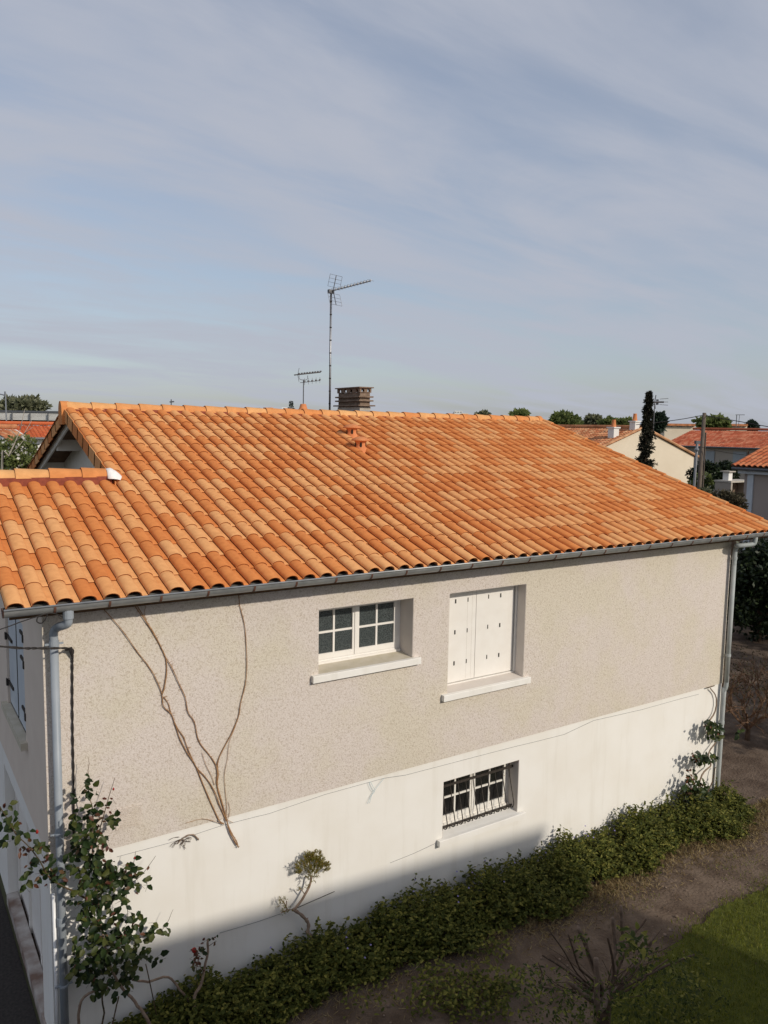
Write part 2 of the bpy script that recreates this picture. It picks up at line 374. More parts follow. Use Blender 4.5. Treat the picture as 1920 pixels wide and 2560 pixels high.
def wall_with_openings(x0, x1, z0, z1, y0, y1, ops):
    m = MB(); xs = sorted({x0, x1, *[o[0] for o in ops], *[o[1] for o in ops]}); zs = sorted({z0, z1, *[o[2] for o in ops], *[o[3] for o in ops]})
    for a, b in zip(xs, xs[1:]):
        zr = []
        for c, d in zip(zs, zs[1:]):
            if any(o[0] <= (a+b)/2 <= o[1] and o[2] <= (c+d)/2 <= o[3] for o in ops): continue
            if zr and abs(zr[-1][1]-c) < 1e-6: zr[-1][1] = d
            else: zr.append([c, d])
        for c, d in zr:
            m.face([(a, y0, c), (b, y0, c), (b, y0, d), (a, y0, d)])
    for o in ops:
        a, b, c, d = o
        m.face([(a, y0, c), (a, y1, c), (a, y1, d), (a, y0, d)]); m.face([(b, y0, c), (b, y1, c), (b, y1, d), (b, y0, d)])
        m.face([(a, y0, d), (b, y0, d), (b, y1, d), (a, y1, d)]); m.face([(a, y0, c), (b, y0, c), (b, y1, c), (a, y1, c)])
    return m
W1 = (3.333, 4.727, -1.30, -.479); W2 = (5.309, 6.698, -1.885, -.484); W3 = (5.299, 6.695, -3.935, -3.107)
m = wall_with_openings(XL, XR, ZP, -.02, 0, .32, [W1, W2])
m.face([(XL, 0, ZP), (XR, 0, ZP), (XR, .05, ZP), (XL, .05, ZP)])       # drip underside
wall = m.build('wall', 'roughcast', house, fix=False)
m = wall_with_openings(XL+.005, XR-.005, GZ-.1, ZP, .014, .32, [W3]); plinth = m.build('plinth', 'plinth_white', house, fix=False)
plinth['label'] = 'white painted smooth base of the garden front'
# smooth linings of the openings
for (a, b, c, d), yb in ((W1, .30), (W2, .235), (W3, .24)):
    y0 = .018 if c < ZP else .004
    for bx_ in ((b-.006, b+.02, c, d), (a-.02, a+.006, c, d), (a+.006, b-.006, d-.006, d+.02)):
        m = MB(); m.box(bx_[0], bx_[1], y0, yb, bx_[2], bx_[3]); m.build('reveal', 'reveal_paint', wall)
# end wall to the left (upper render, plinth, garage opening), gables, right and back walls
m = MB()
EW = (1.22, 2.62, -1.88, -.55)      # shuttered window of the end wall: y0 y1 z0 z1
ys = [0, EW[0], EW[1], 5.3]; 
for a, b in zip(ys, ys[1:]):
    zz = [(ZP+.05, -.02)] if a != EW[0] else [(ZP+.05, EW[2]), (EW[3], -.02)]
    for c, d in zz: m.face([(XL, a, c), (XL, b, c), (XL, b, d), (XL, a, d)])
m.face([(XL, 0, -.02), (XL, 2.65, .86), (XL, 5.3, -.02)])
for yy in (EW[0], EW[1]): m.face([(XL, yy, EW[2]), (XL+.2, yy, EW[2]), (XL+.2, yy, EW[3]), (XL, yy, EW[3])])
m.build('end_wall', 'smooth_render', house, fix=False)
m = MB()
m.face([(2.15, 0.4, -3), (2.15, YB, -3), (2.15, YB, -.02), (2.15, RY, 1.80), (2.15, .4, .12)])
m.build('gable_wall', 'beam_paint', house, fix=False)
m = MB()
m.face([(XR, 0, ZP), (XR, YB, ZP), (XR, YB, -.02), (XR, RY, 1.8), (XR, 0, -.02)]); m.face([(1.9, YB, GZ), (XR, YB, GZ), (XR, YB, -.02), (1.9, YB, -.02)])
m.face([(XR-.005, .014, GZ), (XR-.005, YB, GZ), (XR-.005, YB, ZP), (XR-.005, .014, ZP)])
m.face([(XL, 5.3, GZ), (1.9, 5.3, GZ), (1.9, 5.3, -.02), (XL, 5.3, -.02)])
m.build('rear_wall', 'smooth_render', house, fix=False)
# end-wall base: pier at the corner, then recessed white garage door in a frame
m = MB(); m.box(XL+.005, XL+.3, .016, .61, GZ-.1, ZP+.05); m.box(XL+.005, XL+.3, .61, 5.3, -2.95, ZP+.05); m.box(XL+.005, XL+.3, 3.3, 5.3, GZ-.1, -2.95)
m.build('end_plinth', 'plinth_white', house)
m = MB(); m.box(XL+.16, XL+.2, .62, 3.3, GZ+.02, -2.96); gd = m.build('garage_door', 'white_paint', house)
m = MB()
for yy in (.66, 1.5, 2.35, 3.2): m.box(XL+.13, XL+.16, yy, yy+.07, GZ+.03, -2.98)
m.box(XL+.131, XL+.158, .73, 3.2, -3.06, -2.985); m.build('door_frame', 'white_paint', gd)
m = MB(); m.box(XL-.02, XL+.12, .2, 3.3, GZ-.1, GZ+.12); m.build('threshold', 'pale_stain', house)
# end wall window: two closed shutters with strap hinges, sill
m = MB(); m.box(XL+.03, XL+.07, EW[0]+.01, EW[1]-.01, EW[2]+.02, EW[3]-.01); es = m.build('shutter', 'bluegrey_paint', house)
m = MB(); m.box(XL+.022, XL+.032, 1.915, 1.925, EW[2]+.03, EW[3]-.02); m.build('shutter_joint', 'slot_dark', es)
for zz in (-1.02, -1.62, -.72):
    for y0, y1 in ((EW[0]-.03, EW[0]+.36), (EW[1]-.36, EW[1]+.03)):
        m = MB(); m.box(XL+.012, XL+.03, y0, y1, zz, zz+.035); m.box(XL-.012, XL+.012, y0 if y0 < EW[0] else y1-.05, y0+.05 if y0 < EW[0] else y1, zz-.03, zz+.06)
        m.build('hinge', 'iron', es)
m = MB(); m.box(XL-.07, XL+.03, EW[0]-.09, EW[1]+.09, EW[2]-.085, EW[2]+.0); m.build('sill', 'sill_concrete', house)

# ---- windows of the garden front
def sill(a, b, zt, yb, mat='sill_concrete', parent=None, over=.095):
    m = MB()
    m.prism([(a+.004, yb, zt+.035), (a+.004, yb, zt-.05), (a+.004, 0.0, zt-.07), (a+.004, 0.0, zt+.004)], (b-a-.008, 0, 0))
    o = m.build('sill', mat, parent)
    f = MB(); f.prism([(a-over, -.0, zt+.004), (a-over, 0, zt-.078), (a-over, -.062, zt-.08), (a-over, -.062, zt-.002), (a-over, -.055, zt+.004)], (b-a+2*over, 0, 0))
    f.build('sill_nosing', 'plinth_white', parent)
def casement_window(op, yf, glass, parent, worn, zb):
    a, b, _, d = op; c = zb
    mid = (a+b)/2; m = MB(); T = .055
    m.box(a, a+.06, yf, yf+T, c, d); m.box(b-.06, b, yf, yf+T, c, d); m.box(a+.06, b-.06, yf, yf+T, d-.05, d)
    m.box(a+.06, b-.06, yf-.02, yf+T, c, c+.05)
    w = m.build('window', worn, parent)
    m = MB(); m.box(a+.02, b-.02, yf-.045, yf-.02, c-.004, c+.028); m.build('drip_rail', worn, w)
    for i, (p, q) in enumerate(((a+.062, mid-.002), (mid+.002, b-.062))):
        m = MB(); st = .048; y0, y1 = yf-.014, yf+.036
        z0, z1 = c+.052, d-.052
        m.box(p, p+st, y0, y1, z0, z1); m.box(q-st, q, y0, y1, z0, z1); m.box(p+st, q-st, y0, y1, z1-st, z1); m.box(p+st, q-st, y0, y1, z0, z0+.07)
        if i == 1: m.box(p-.022, p+.026, y0-.012, y0, z0, z1)
        m.build('casement', worn, w)
        px0, px1, pz0, pz1 = p+st, q-st, z0+.07, z1-st; xm, zm = (px0+px1)/2, (pz0+pz1)/2
        m = MB(); m.box(xm-.013, xm+.013, y0+.006, y1-.004, pz0, pz1); m.build('glazing_bar', worn, w)
        m = MB(); m.box(px0, xm-.013, y0+.005, y1-.003, zm-.013, zm+.013); m.box(xm+.013, px1, y0+.005, y1-.003, zm-.013, zm+.013); m.build('glazing_bar', worn, w)
        for x0, x1 in ((px0, xm-.013), (xm+.013, px1)):
            for za, zc in ((pz0, zm-.013), (zm+.013, pz1)):
                m = MB(); m.box(x0, x1, y0+.02, y0+.026, za, zc); m.build('pane', glass, w)
    m = MB(); m.box(a, b, yf+.10, yf+.12, c, d); m.build('dark_room', 'dark_inside', w)
    return w
w1 = casement_window(W1, .30, 'glass_crackle', house, 'white_paint', -1.245); sill(W1[0], W1[1], -1.275, .30, 'sill_concrete', w1)
w3 = casement_window(W3, .235, 'glass_dark', house, 'worn_white', -3.86); sill(W3[0], W3[1], -3.915, .24, 'plinth_white', w3)
# forged grille in front of the lower window: two rails, ten bellied bars
m = MB(); m.box(W3[0]+.002, W3[1]-.002, .128, .142, -3.262, -3.228); m.build('grille_rail', 'iron', w3)
m = MB(); m.box(W3[0]+.002, W3[1]-.002, .128, .142, -3.862, -3.832); m.build('grille_rail', 'iron', w3)
for k in range(10):
    x = W3[0] + .085 + k*.1365
    pth = [(x, .135, -3.112), (x, .135, -3.25), (x, .122, -3.34), (x, .085, -3.48), (x, .045, -3.62), (x, .018, -3.715), (x, .012, -3.765), (x, .028, -3.81), (x, .065, -3.835), (x, .10, -3.835), (x, .118, -3.85), (x, .124, -3.885)]
    m = MB(); m.tube(smoothpath(pth, 3), .0075, 6); m.build('grille_bar', 'iron', w3, smooth=True)
# white metal shutters with little slots
ysh = .20; zb = -1.80
m = MB(); m.box(W2[0], W2[1], ysh-.012, ysh+.05, zb-.062, zb-.012); m.box(W2[1]-.028, W2[1]-.007, ysh-.03, ysh+.05, zb-.012, W2[3]-.007)
w2 = m.build('window', 'white_paint', house); w2['label'] = 'window closed by white shutters with small slots'
sill(W2[0], W2[1], -1.862, .2, 'reveal_paint', w2)
def shx(zx, zy): return onY(1060+.1808*zx, 1420+.1808*zy, ysh)
xj = (shx(728, 330).x + shx(693, 1480).x)/2
zrows = [shx(750, 430).z, shx(730, 905).z, shx(715, 1375).z]
for x0, x1, cz in ((W2[0]+.008, xj-.004, ((437, 460), (608, 437))), (xj+.004, W2[1]-.048, ((893, 395), (1060, 377)))):
    m = MB(); m.box(x0, x1, ysh, ysh+.03, zb, W2[3]-.012); leafo = m.build('shutter', 'white_paint', house)
    for q, (zx, zy) in enumerate(cz):
        c_ = shx(zx, zy); hw = .011 if q == (0 if x0 < 5.5 else 1) else .007
        for zz in (c_.z, c_.z-.435, c_.z-.875):
            m = MB(); m.box(c_.x-hw, c_.x+hw, ysh-.004, ysh+.002, zz-.029, zz+.029); m.build('slot', 'slot_dark', leafo)
    if x0 < 5.5:
        for gx in (c_.x-.005, c_.x+.08):
            m = MB(); m.box(gx, gx+.0025, ysh-.001, ysh+.001, zb+.02, W2[3]-.03); m.build('groove', 'reveal_paint', leafo)
m = MB(); m.box(W2[0], W2[1], .24, .26, -1.9, W2[3]); m.build('dark_room', 'dark_inside', w2)

# ---- roof deck, tiles
m = MB()
def slab(x0, x1, s0, s1, h0, h1):
    P = [rp(x0, s0, h0), rp(x1, s0, h0), rp(x1, s1, h0), rp(x0, s1, h0)]; Q = [rp(x0, s0, h1), rp(x1, s0, h1), rp(x1, s1, h1), rp(x0, s1, h1)]
    m.raw(P+Q, [(0, 1, 2, 3), (4, 7, 6, 5), (0, 4, 5, 1), (1, 5, 6, 2), (2, 6, 7, 3), (3, 7, 4, 0)])
slab(-.06, 1.70, .06, 3.12, -.10, -.035); slab(1.70, 12.44, .06, 6.30, -.10, -.035)
roof = m.build('roof', 'wood_dark', house)
m = MB()                                                   # back slopes (seen only from elsewhere): deck
def back(x0, x1, ry, rz, n=6.3):
    for h in (0,):
        m.prism([(x0, ry, rz), (x0, ry+n*cs, rz-n*sn), (x0, ry+n*cs, rz-n*sn-.06), (x0, ry, rz-.06)], (x1-x0, 0, 0))
back(1.70, 12.44, RY, RZ-.11); back(-.06, 1.70, 2.64, .87, 3.1)
m.build('rear_deck', 'wood_dark', roof)

PROF = [(-.0890, -.006), (-.0892, .017)]
for k in range(9):
    w = PI - k*(PI*.97)/8
    PROF.append((-.010 + .076*math.cos(w), .018 + .046*max(0, math.sin(w))**.9 if k < 5 else .005 + .059*max(0, math.sin(w))**.9))
PROF += [(.073, .004), (.1235, .004), (.1250, -.006)]
TL = .435
def tile_shape(prof=PROF, L=TL, lift=.017, th=.011, capn=True):
    vs, fs = [], []; n = len(prof)
    for y, z in ((0, lift), (.012, lift+.0015), (L, 0)):
        for i, (x, h) in enumerate(prof):
            vs.append(Vector((x, y, z + h - (.0035 if y == 0 else 0))))
    for r in range(2):
        for i in range(n-1): fs.append((r*n+i, r*n+i+1, (r+1)*n+i+1, (r+1)*n+i))
    base = len(vs)
    for i, (x, h) in enumerate(prof):                  # front edge thickness
        xi = x*.90 - .0008 if 1 <= i <= n-4 else x
        vs.append(Vector((xi, .001, lift + h - th)))
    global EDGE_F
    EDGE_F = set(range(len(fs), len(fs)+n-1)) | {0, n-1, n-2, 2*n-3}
    for i in range(n-1): fs.append((i, base+i, base+i+1, i+1))
    b2 = len(vs)
    for i, (x, h) in enumerate(prof): vs.append(Vector((x*.90 if 1 <= i <= n-4 else x, .14, lift*.6 + h - th)))
    for i in range(n-1): fs.append((base+i, b2+i, b2+i+1, base+i+1))
    return vs, fs
TV, TF = tile_shape()
def smooth_tile(me):
    me.polygons.foreach_set('use_smooth', [True]*len(me.polygons))
    me.set_sharp_from_angle(angle=math.radians(50))
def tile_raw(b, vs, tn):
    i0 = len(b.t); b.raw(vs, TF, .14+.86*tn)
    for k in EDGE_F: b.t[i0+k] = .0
TM = []
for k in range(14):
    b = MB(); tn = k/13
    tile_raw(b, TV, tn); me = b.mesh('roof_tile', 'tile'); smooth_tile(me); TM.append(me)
def pick_tone():
    return random.choice((U(.0, .36), U(.0, .36), U(.62, 1), U(.62, 1), U(.3, .75)))
rt = random.Random(11)
cells = []
for k in range(0, 58):
    rows = 8 if k < 8 else 17
    for r in range(rows):
        if k >= 8 and (k-8) < 1 and r > 7: pass
        cells.append((k, r))
VENT = set()
cells = [c for c in cells if c not in VENT]
def seen_size(c):
    P = rp(c[0]*SP, c[1]*ROW); d = (P-CAM).dot(CF); u = (P-CAM)
    sx = 960 + FPX*u.dot(CR)/d
    return -d if -60 < sx < 1960 else -999
cells.sort(key=seen_size, reverse=True)
near, rest = cells[:300], cells[300:]
E3 = Matrix.Rotation(SLOPE, 4, 'X')
rest_b = MB()
for i, (k, r) in enumerate(cells):
    tn = pick_tone(); h = -.022 + U(-.0015, .0015)
    loc = rp(k*SP + U(-.0012, .0012), r*ROW - .042 + U(-.004, .004), h)
    rz = U(-.006, .006)
    R4 = E3 @ Matrix.Rotation(rz, 4, 'Z')
    if i < 300:
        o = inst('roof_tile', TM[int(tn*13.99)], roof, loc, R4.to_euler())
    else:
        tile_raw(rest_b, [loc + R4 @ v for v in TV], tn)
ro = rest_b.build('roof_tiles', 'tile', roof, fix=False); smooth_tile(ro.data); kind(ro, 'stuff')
# verge tiles: flaps on the gable edges
def verge(name, x, side, s0, s1, rows, rear=False, drop=.20):
    for r in rows:
        tn = pick_tone(); b = MB()
        a, c = r*ROW-.048, r*ROW+.375
        if not rear:
            q = lambda s, h: rp(x, s, h)
        else:
            q = lambda s, h: Vector((x, RY + .30*0 + s*cs + h*sn, RZ - .02 - s*sn + h*cs))
        l0, l1 = .018, .0
        if rear: a, c = r*ROW-.06, r*ROW+.365; l0, l1 = 0.0, .018
        P = [q(a, -drop+l0), q(c, -drop+l1+.012), q(c, .010+l1), q(a, .014+l0)]
        b.prism(P, (side*.014, 0, 0), .14+.86*tn)
        P2 = [q(a, .028+l0), q(c, .018+l1), q(c, .004+l1), q(a, .010+l0)]
        b.build(name, 'tile', roof)
verge('verge_tile', 8*SP-.094, -1, 0, 0, range(8, 17))
verge('verge_tile', 8*SP-.094, -1, 0, 0, range(0, 13), rear=True)
verge('verge_tile', 57*SP+.128, 1, 0, 0, range(0, 17))
# round verge capping on the far gable edge and the wing
vb = []
for r in range(17):
    b = MB(); p0 = rp(57*SP+.118, r*ROW-.045, .028); p1 = rp(57*SP+.118, r*ROW+.40, .012)
    b.tube([p0, p1], [.062, .055], 12, .14+.86*pick_tone()); b.build('verge_tile', 'tile', roof, smooth=False)
# tile rows of the back slope, seen along the gable only
b = MB()
for k in range(8, 14):
    for r in range(16):
        loc = Vector((k*SP, RY+.12+ (r+1)*ROW*cs, RZ-.075-(r+1)*ROW*sn)); R4 = Matrix.Rotation(PI, 4, 'Z') @ E3
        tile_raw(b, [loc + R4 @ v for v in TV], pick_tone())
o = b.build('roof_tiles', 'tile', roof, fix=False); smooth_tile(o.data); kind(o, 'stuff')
# ridge tiles
def ridge_row(x0, n, pit, y, z, r=.125, lastlen=None):
    for i in range(n):
        b = MB(); xa = x0+i*pit; xb = xa+pit+.035; seg = 12; vs = []; tn = U(0, 1)
        for x, rr in ((xb, r-.020), (xa+.012, r+.004), (xa, r+.001), (xa, r-.018), (xb-.1, r-.03)):
            for k in range(seg+1):
                w = PI*k/seg; vs.append((x, y - rr*math.cos(w)*1.0, z + rr*math.sin(w)*1.02 - (.0)))
        fs = [(j*(seg+1)+k, j*(seg+1)+k+1, (j+1)*(seg+1)+k+1, (j+1)*(seg+1)+k) for j in range(4) for k in range(seg)]
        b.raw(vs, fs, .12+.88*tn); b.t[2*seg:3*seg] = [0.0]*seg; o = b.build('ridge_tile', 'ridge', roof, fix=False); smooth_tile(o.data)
ridge_row(1.68, 27, .3985, RY, 1.912)
ridge_row(-.36, 5, .397, 2.66, .985, r=.118)
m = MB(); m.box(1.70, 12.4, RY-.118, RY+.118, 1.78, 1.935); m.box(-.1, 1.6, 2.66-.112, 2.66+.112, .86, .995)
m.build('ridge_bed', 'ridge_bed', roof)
for x0, x1 in ((1.585, 1.715), (12.36, 12.47)):            # end pieces of the ridge
    b = MB(); vs = []; seg = 14; rr = .155
    for x in (x0, x1):
        for k in range(seg+1):
            w = PI*k/seg; vs.append((x, RY-rr*.86*math.cos(w), 1.875+rr*1.10*math.sin(w)))
    n = seg+1
    b.raw(vs, [(k, k+1, n+k+1, n+k) for k in range(seg)] + [tuple(range(n)), tuple(range(n, 2*n))[::-1]], .15)
    b.raw([(x0, RY-rr*.86, 1.875), (x1, RY-rr*.86, 1.875), (x1, RY-rr*1.0, 1.66), (x0, RY-rr*1.0, 1.66), (x0, RY+rr*.86, 1.875), (x1, RY+rr*.86, 1.875), (x1, RY+rr, 1.66), (x0, RY+rr, 1.66)],
          [(0, 1, 2, 3), (4, 5, 6, 7), (0, 3, 7, 4), (1, 2, 6, 5), (2, 3, 7, 6)], .15)
    o = b.build('ridge_end', 'ridge', roof); smooth_tile(o.data)
# white mortar where the wing ridge meets the main roof
b = MB(); vs = []; n = 13
for j, (x, rr, zz) in enumerate(((1.545, .128, .966), (1.60, .138, .965), (1.66, .128, .955), (1.71, .10, .94), (1.75, .065, .93))):
    for k in range(n):
        w = PI*k/(n-1)*1.0; q = 1 + .05*math.sin(k*2.1+j)
        vs.append((x, 2.64 - rr*q*math.cos(w) - (.03 if w < .4 else 0), zz + rr*q*math.sin(w)*(1 - .05*j)))
b.raw(vs, [(j*n+k, j*n+k+1, (j+1)*n+k+1, (j+1)*n+k) for j in range(4) for k in range(n-1)] + [tuple(range(n))])
b.build('mortar_patch', 'mortar_white', roof, smooth=True)
# gable timbers: barge boards, purlins
m = MB()
m.prism([(1.72, RY, RZ-.16), (1.72, RY+6.3*cs, RZ-.16-6.3*sn), (1.72, RY+6.3*cs, RZ-.30-6.3*sn), (1.72, RY, RZ-.30)], (.03, 0, 0))
m.prism([(1.72, RY, RZ-.16), (1.72, RY-6.0*cs, RZ-.16-6.0*sn), (1.72, RY-6.0*cs, RZ-.30-6.0*sn), (1.72, RY, RZ-.30)], (.03, 0, 0))
m.build('barge_board', 'beam_paint', house)
for i, yy in enumerate((RY+1.25, RY+2.75, RY+4.2, RY-1.3, RY-2.8)):
    zz = RZ - .14 - abs(yy-RY)*math.tan(SLOPE)
    m = MB(); m.box(1.755, 2.16, yy-.06, yy+.06, zz-.21, zz); m.build('purlin', 'beam_paint', house)
m = MB()
m.prism([(1.75, RY, RZ-.13), (1.75, RY+6.2*cs, RZ-.13-6.2*sn), (1.75, RY+6.2*cs, RZ-.15-6.2*sn), (1.75, RY, RZ-.15)], (.41, 0, 0)); m.build('soffit', 'beam_paint', house)
# eave board behind the gutter, coloured dark to stand for shade in the tile holes, soffit of the right overhang
m = MB(); m.box(-.05, 12.44, -.25, -.235, -.14, -.045); m.box(-.05, 12.44, -.235, 0.0, -.075, -.05); m.box(XR, 12.44, 0, 2, -.06, -.035); m.build('eave_board', 'wood_dark', house)

# ---- gutter with brackets
m = MB(); vs = []; seg = 10; gy, gz, gr = -.352, -.012, .078
for x in (-.115, 12.56):
    for k in range(seg+1):
        w = PI + PI*k/seg; vs.append((x, gy+gr*math.cos(w), gz+gr*math.sin(w)))
    for k in range(seg+1):
        w = PI + PI*k/seg; vs.append((x, gy+(gr-.004)*math.cos(w), gz+.001+(gr-.004)*math.sin(w)))
n2 = 2*(seg+1)
m.raw(vs, [(k, k+1, n2+k+1, n2+k) for k in range(seg)])
gutter = m.build('gutter', 'zinc', house, smooth=True, fix=False)
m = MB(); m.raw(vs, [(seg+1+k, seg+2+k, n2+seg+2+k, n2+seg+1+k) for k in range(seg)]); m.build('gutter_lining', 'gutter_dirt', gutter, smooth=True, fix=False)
m = MB(); m.tube([(-.115, gy-gr, gz+.004), (12.56, gy-gr, gz+.004)], .0105, 8); m.build('gutter_bead', 'zinc', gutter, smooth=True)
for x in (-.118, 12.558):
    m = MB(); m.prism([(x, gy+gr*1.03*math.cos(PI+PI*k/12), gz+gr*1.03*math.sin(PI+PI*k/12)) for k in range(13)], (.004, 0, 0)); m.build('gutter_end', 'bracket_brown' if x < 0 else 'zinc', gutter)
for k in range(25):
    x = .30+k*.503+U(-.02, .02)
    if x > 12.5: break
    m = MB(); pth = [(x, gy+(gr+.003)*math.cos(w), gz+(gr+.003)*math.sin(w)) for w in [PI*.97+PI*1.03*j/10 for j in range(11)]]
    for a, c in zip(pth, pth[1:]):
        a, c = Vector(a), Vector(c); d = (c-a); nrm = Vector((1, 0, 0)).cross(d).normalized()*.0025
        m.obox(a-Vector((.011, 0, 0))-nrm, (.022, 0, 0), d, nrm*2)
    m.build('gutter_bracket', 'bracket_brown', gutter)
# ---- downpipes
pa = onY(137, 1600, -.09); pb = onY(150, 2200, -.09); px_l = (pa.x+pb.x)/2
ob = onY(170, 1537, -.34)
m = MB(); m.tube(smoothpath([(ob.x, -.35, -.085), (ob.x, -.345, -.17), (ob.x-.005, -.33, -.215), (ob.x-.05, -.26, -.25), (px_l+.03, -.13, -.29), (px_l, -.095, -.34), (px_l, -.09, -.45)], 4), .041, 14)
m.tube([(px_l, -.09, -.40), (px_l, -.09, GZ+.05)], .040, 16)
dp = m.build('downpipe', 'pvc_grey', house, smooth=True); dp['label'] = 'blue grey downpipe beside the black cable'
m = MB(); m.tube([(ob.x, -.35, -.075), (ob.x, -.35, -.16)], .050, 14); m.tube([(px_l, -.09, -.43), (px_l, -.09, -.50)], .0475, 16); m.tube([(px_l, -.09, -3.3), (px_l, -.09, -3.38)], .0475, 16); m.build('pipe_socket', 'pvc_grey', dp, smooth=False)
for zz in (-.47, -2.42, -4.05):
    m = MB(); m.tube([(px_l, -.09, zz), (px_l, -.09, zz+.022)], .0495, 16); m.box(px_l-.085, px_l+.085, -.098, -.082, zz+.002, zz+.02); m.box(px_l-.012, px_l+.012, -.06, .0, zz+.004, zz+.018); m.build('pipe_collar', 'pvc_grey', dp)
m = MB(); wx = onY(139, 2400, -.05).x; m.tube([(wx, -.05, -3.05), (wx, -.05, GZ+.02)], .018, 12); wp = m.build('gas_pipe', 'white_pipe', house, smooth=True)
rx = onY(1836, 1400, -.09).x
m = MB(); ox = onY(1888, 1350, -.35).x
m.tube(smoothpath([(ox, -.35, -.085), (ox, -.345, -.16), (ox-.04, -.32, -.21), (ox-.3, -.2, -.235), (rx+.12, -.12, -.245), (rx+.02, -.10, -.29), (rx, -.09, -.40), (rx, -.09, -.6)], 4), .040, 14)
m.tube([(rx, -.09, -.5), (rx, -.09, -2.72)], .040, 16)
m.tube(smoothpath([(rx, -.09, -2.60), (rx, -.088, -2.78), (rx-.012, -.07, -2.88), (rx-.015, -.062, -3.0), (rx-.018, -.06, GZ+.05)], 3), .040, 16)
dp2 = m.build('downpipe', 'pvc_grey_old', house, smooth=True); dp2['label'] = 'grey green downpipe at the corner with the climbing plant'
for zz in (-.50, -2.25, -3.5):
    m = MB(); m.tube([(rx-(.016 if zz < -3 else 0), -.09+(.03 if zz < -3 else 0), zz), (rx-(.016 if zz < -3 else 0), -.09+(.03 if zz < -3 else 0), zz+.05)], .0475, 16); m.build('pipe_collar', 'pvc_grey_old', dp2)
m = MB()
for k in range(11): m.box(.93, 1.2, -.012, -.004, -2.36-.022*k, -2.352-.022*k)
m.build('vent_grille', 'roughcast', house)

# ---- roof vents (terracotta, mushroom caps)
for (px_, py_, sc_) in ((880.8, 1094, 1.0), (902.7, 1127, 1.0)):
    d = ray(px_, py_); nrm = Vector((0, -sn, cs)); P0 = rp(0, 0, 0); P = CAM + d*((P0-CAM).dot(nrm)/d.dot(nrm)); P = P + Vector((0, .02, 0))
    m = MB(); c = P - Vector((0, 0, .05))
    m.lathe(c, [(.135, .0), (.132, .055), (.118, .075), (.105, .10), (.092, .14), (.090, .17), (.100, .205), (.112, .222)], 20)
    m.lathe(c, [(.100, .222), (.165, .226), (.170, .234), (.150, .256), (.09, .285), (.03, .300), (.001, .302)], 24)
    v = m.build('roof_vent', 'terracotta', house, smooth=True)
    m = MB()
    for k in range(5):
        w = 2*PI*k/5 - 2.05
        e = [Vector((c.x+math.cos(w)*.0935, c.y+math.sin(w)*.0935, c.z+.155)) + Vector((-math.sin(w), math.cos(w), 0))*(.019*math.cos(q)) + Vector((0, 0, 1))*(.05*math.sin(q)) + Vector((math.cos(w), math.sin(w), 0))*(.006) for q in [2*PI*j/10 for j in range(10)]]
        m.face(e)
    m.build('vent_slot', 'dark_inside', v)
    b = MB(); col_k = round(P.x/SP)
    tile_raw(b, [rp(col_k*SP, ((P.y+.3)/cs)-.28, -.016) + (E3 @ v_) for v_ in TV], .1); b.build('vent_tile', 'tile', v)

# ---- chimney behind the ridge
CX, CY, CW, CL = 7.71, 6.3, .27, .95
m = MB(); m.box(CX, CX+CW, CY, CY+CL, 1.2, 2.135); ch = m.build('chimney', 'chimney_render', house)
m = MB(); m.box(CX+.012, CX+CW-.012, CY+.012, CY+CL-.012, 2.135, 2.44); m.build('chimney_block', 'chimney_block', ch)
for zz, e, t in ((2.150, .075, .026), (2.252, .045, .030), (2.335, .045, .030)):
    m = MB()
    m.prism([(CX-e, CY-e, zz), (CX+CW+e, CY-e, zz), (CX+CW+e, CY+CL+e, zz), (CX-e, CY+CL+e, zz)], (0, 0, t)); m.build('chimney_slab', 'chimney_block', ch)
m = MB()                                           # arched openings under the cover
H0, H1 = 2.44, 2.535
def arch_panel(o, ux, L, nop, th, nin):
    ux = Vector(ux); nin = Vector(nin); wdt = L/nop
    for i in range(nop):
        a = o + ux*(i*wdt); r = min(.048, wdt*.28); cxm = wdt/2
        pts = [(cxm + r*math.cos(PI*k/8), .022 + (.012 + .048*math.sin(PI*k/8) if True else 0)) for k in range(9)]
        arc = [(cxm+r, .015)] + pts + [(cxm-r, .015)]
        def P(u, h): return a + ux*u + Vector((0, 0, h))
        for (u0, h0), (u1, h1) in zip(arc, arc[1:]):
            m.raw([P(u0, h0), P(u1, h1), P(u1, .097), P(u0, .097)], [(0, 1, 2, 3)]); 
            m.raw([P(u0, h0), P(u1, h1), P(u1, h1)+nin*th, P(u0, h0)+nin*th], [(0, 1, 2, 3)])
        m.raw([P(0, 0), P(cxm-r, 0), P(cxm-r, .097), P(0, .097)], [(0, 1, 2, 3)]); m.raw([P(cxm+r, 0), P(wdt, 0), P(wdt, .097), P(cxm+r, .097)], [(0, 1, 2, 3)])
        m.raw([P(cxm-r, 0), P(cxm+r, 0), P(cxm+r, .015), P(cxm-r, .015)], [(0, 1, 2, 3)])
o = Vector((CX-.01, CY-.01, H0)); arch_panel(o, (0, 1, 0), CL+.02, 4, .03, (1, 0, 0)); arch_panel(o, (1, 0, 0), CW+.02, 2, .03, (0, 1, 0))
arch_panel(o+Vector((CW+.02, 0, 0)), (0, 1, 0), CL+.02, 4, .03, (-1, 0, 0)); arch_panel(o+Vector((0, CL+.02, 0)), (1, 0, 0), CW+.02, 2, .03, (0, -1, 0))
m.build('chimney_cowl', 'chimney_block', ch, fix=False)
m = MB(); e = .05; m.prism([(CX-e, CY-e, H1), (CX+CW+e, CY-e, H1), (CX+CW+e, CY+CL+e, H1), (CX-e, CY+CL+e, H1)], (0, 0, .022)); m.build('chimney_cover', 'chimney_block', ch)
m = MB(); m.box(CX-.006, CX+CW+.006, CY-.006, CY+CL+.02, 2.03, 2.06); m.build('strap', 'alu', ch)

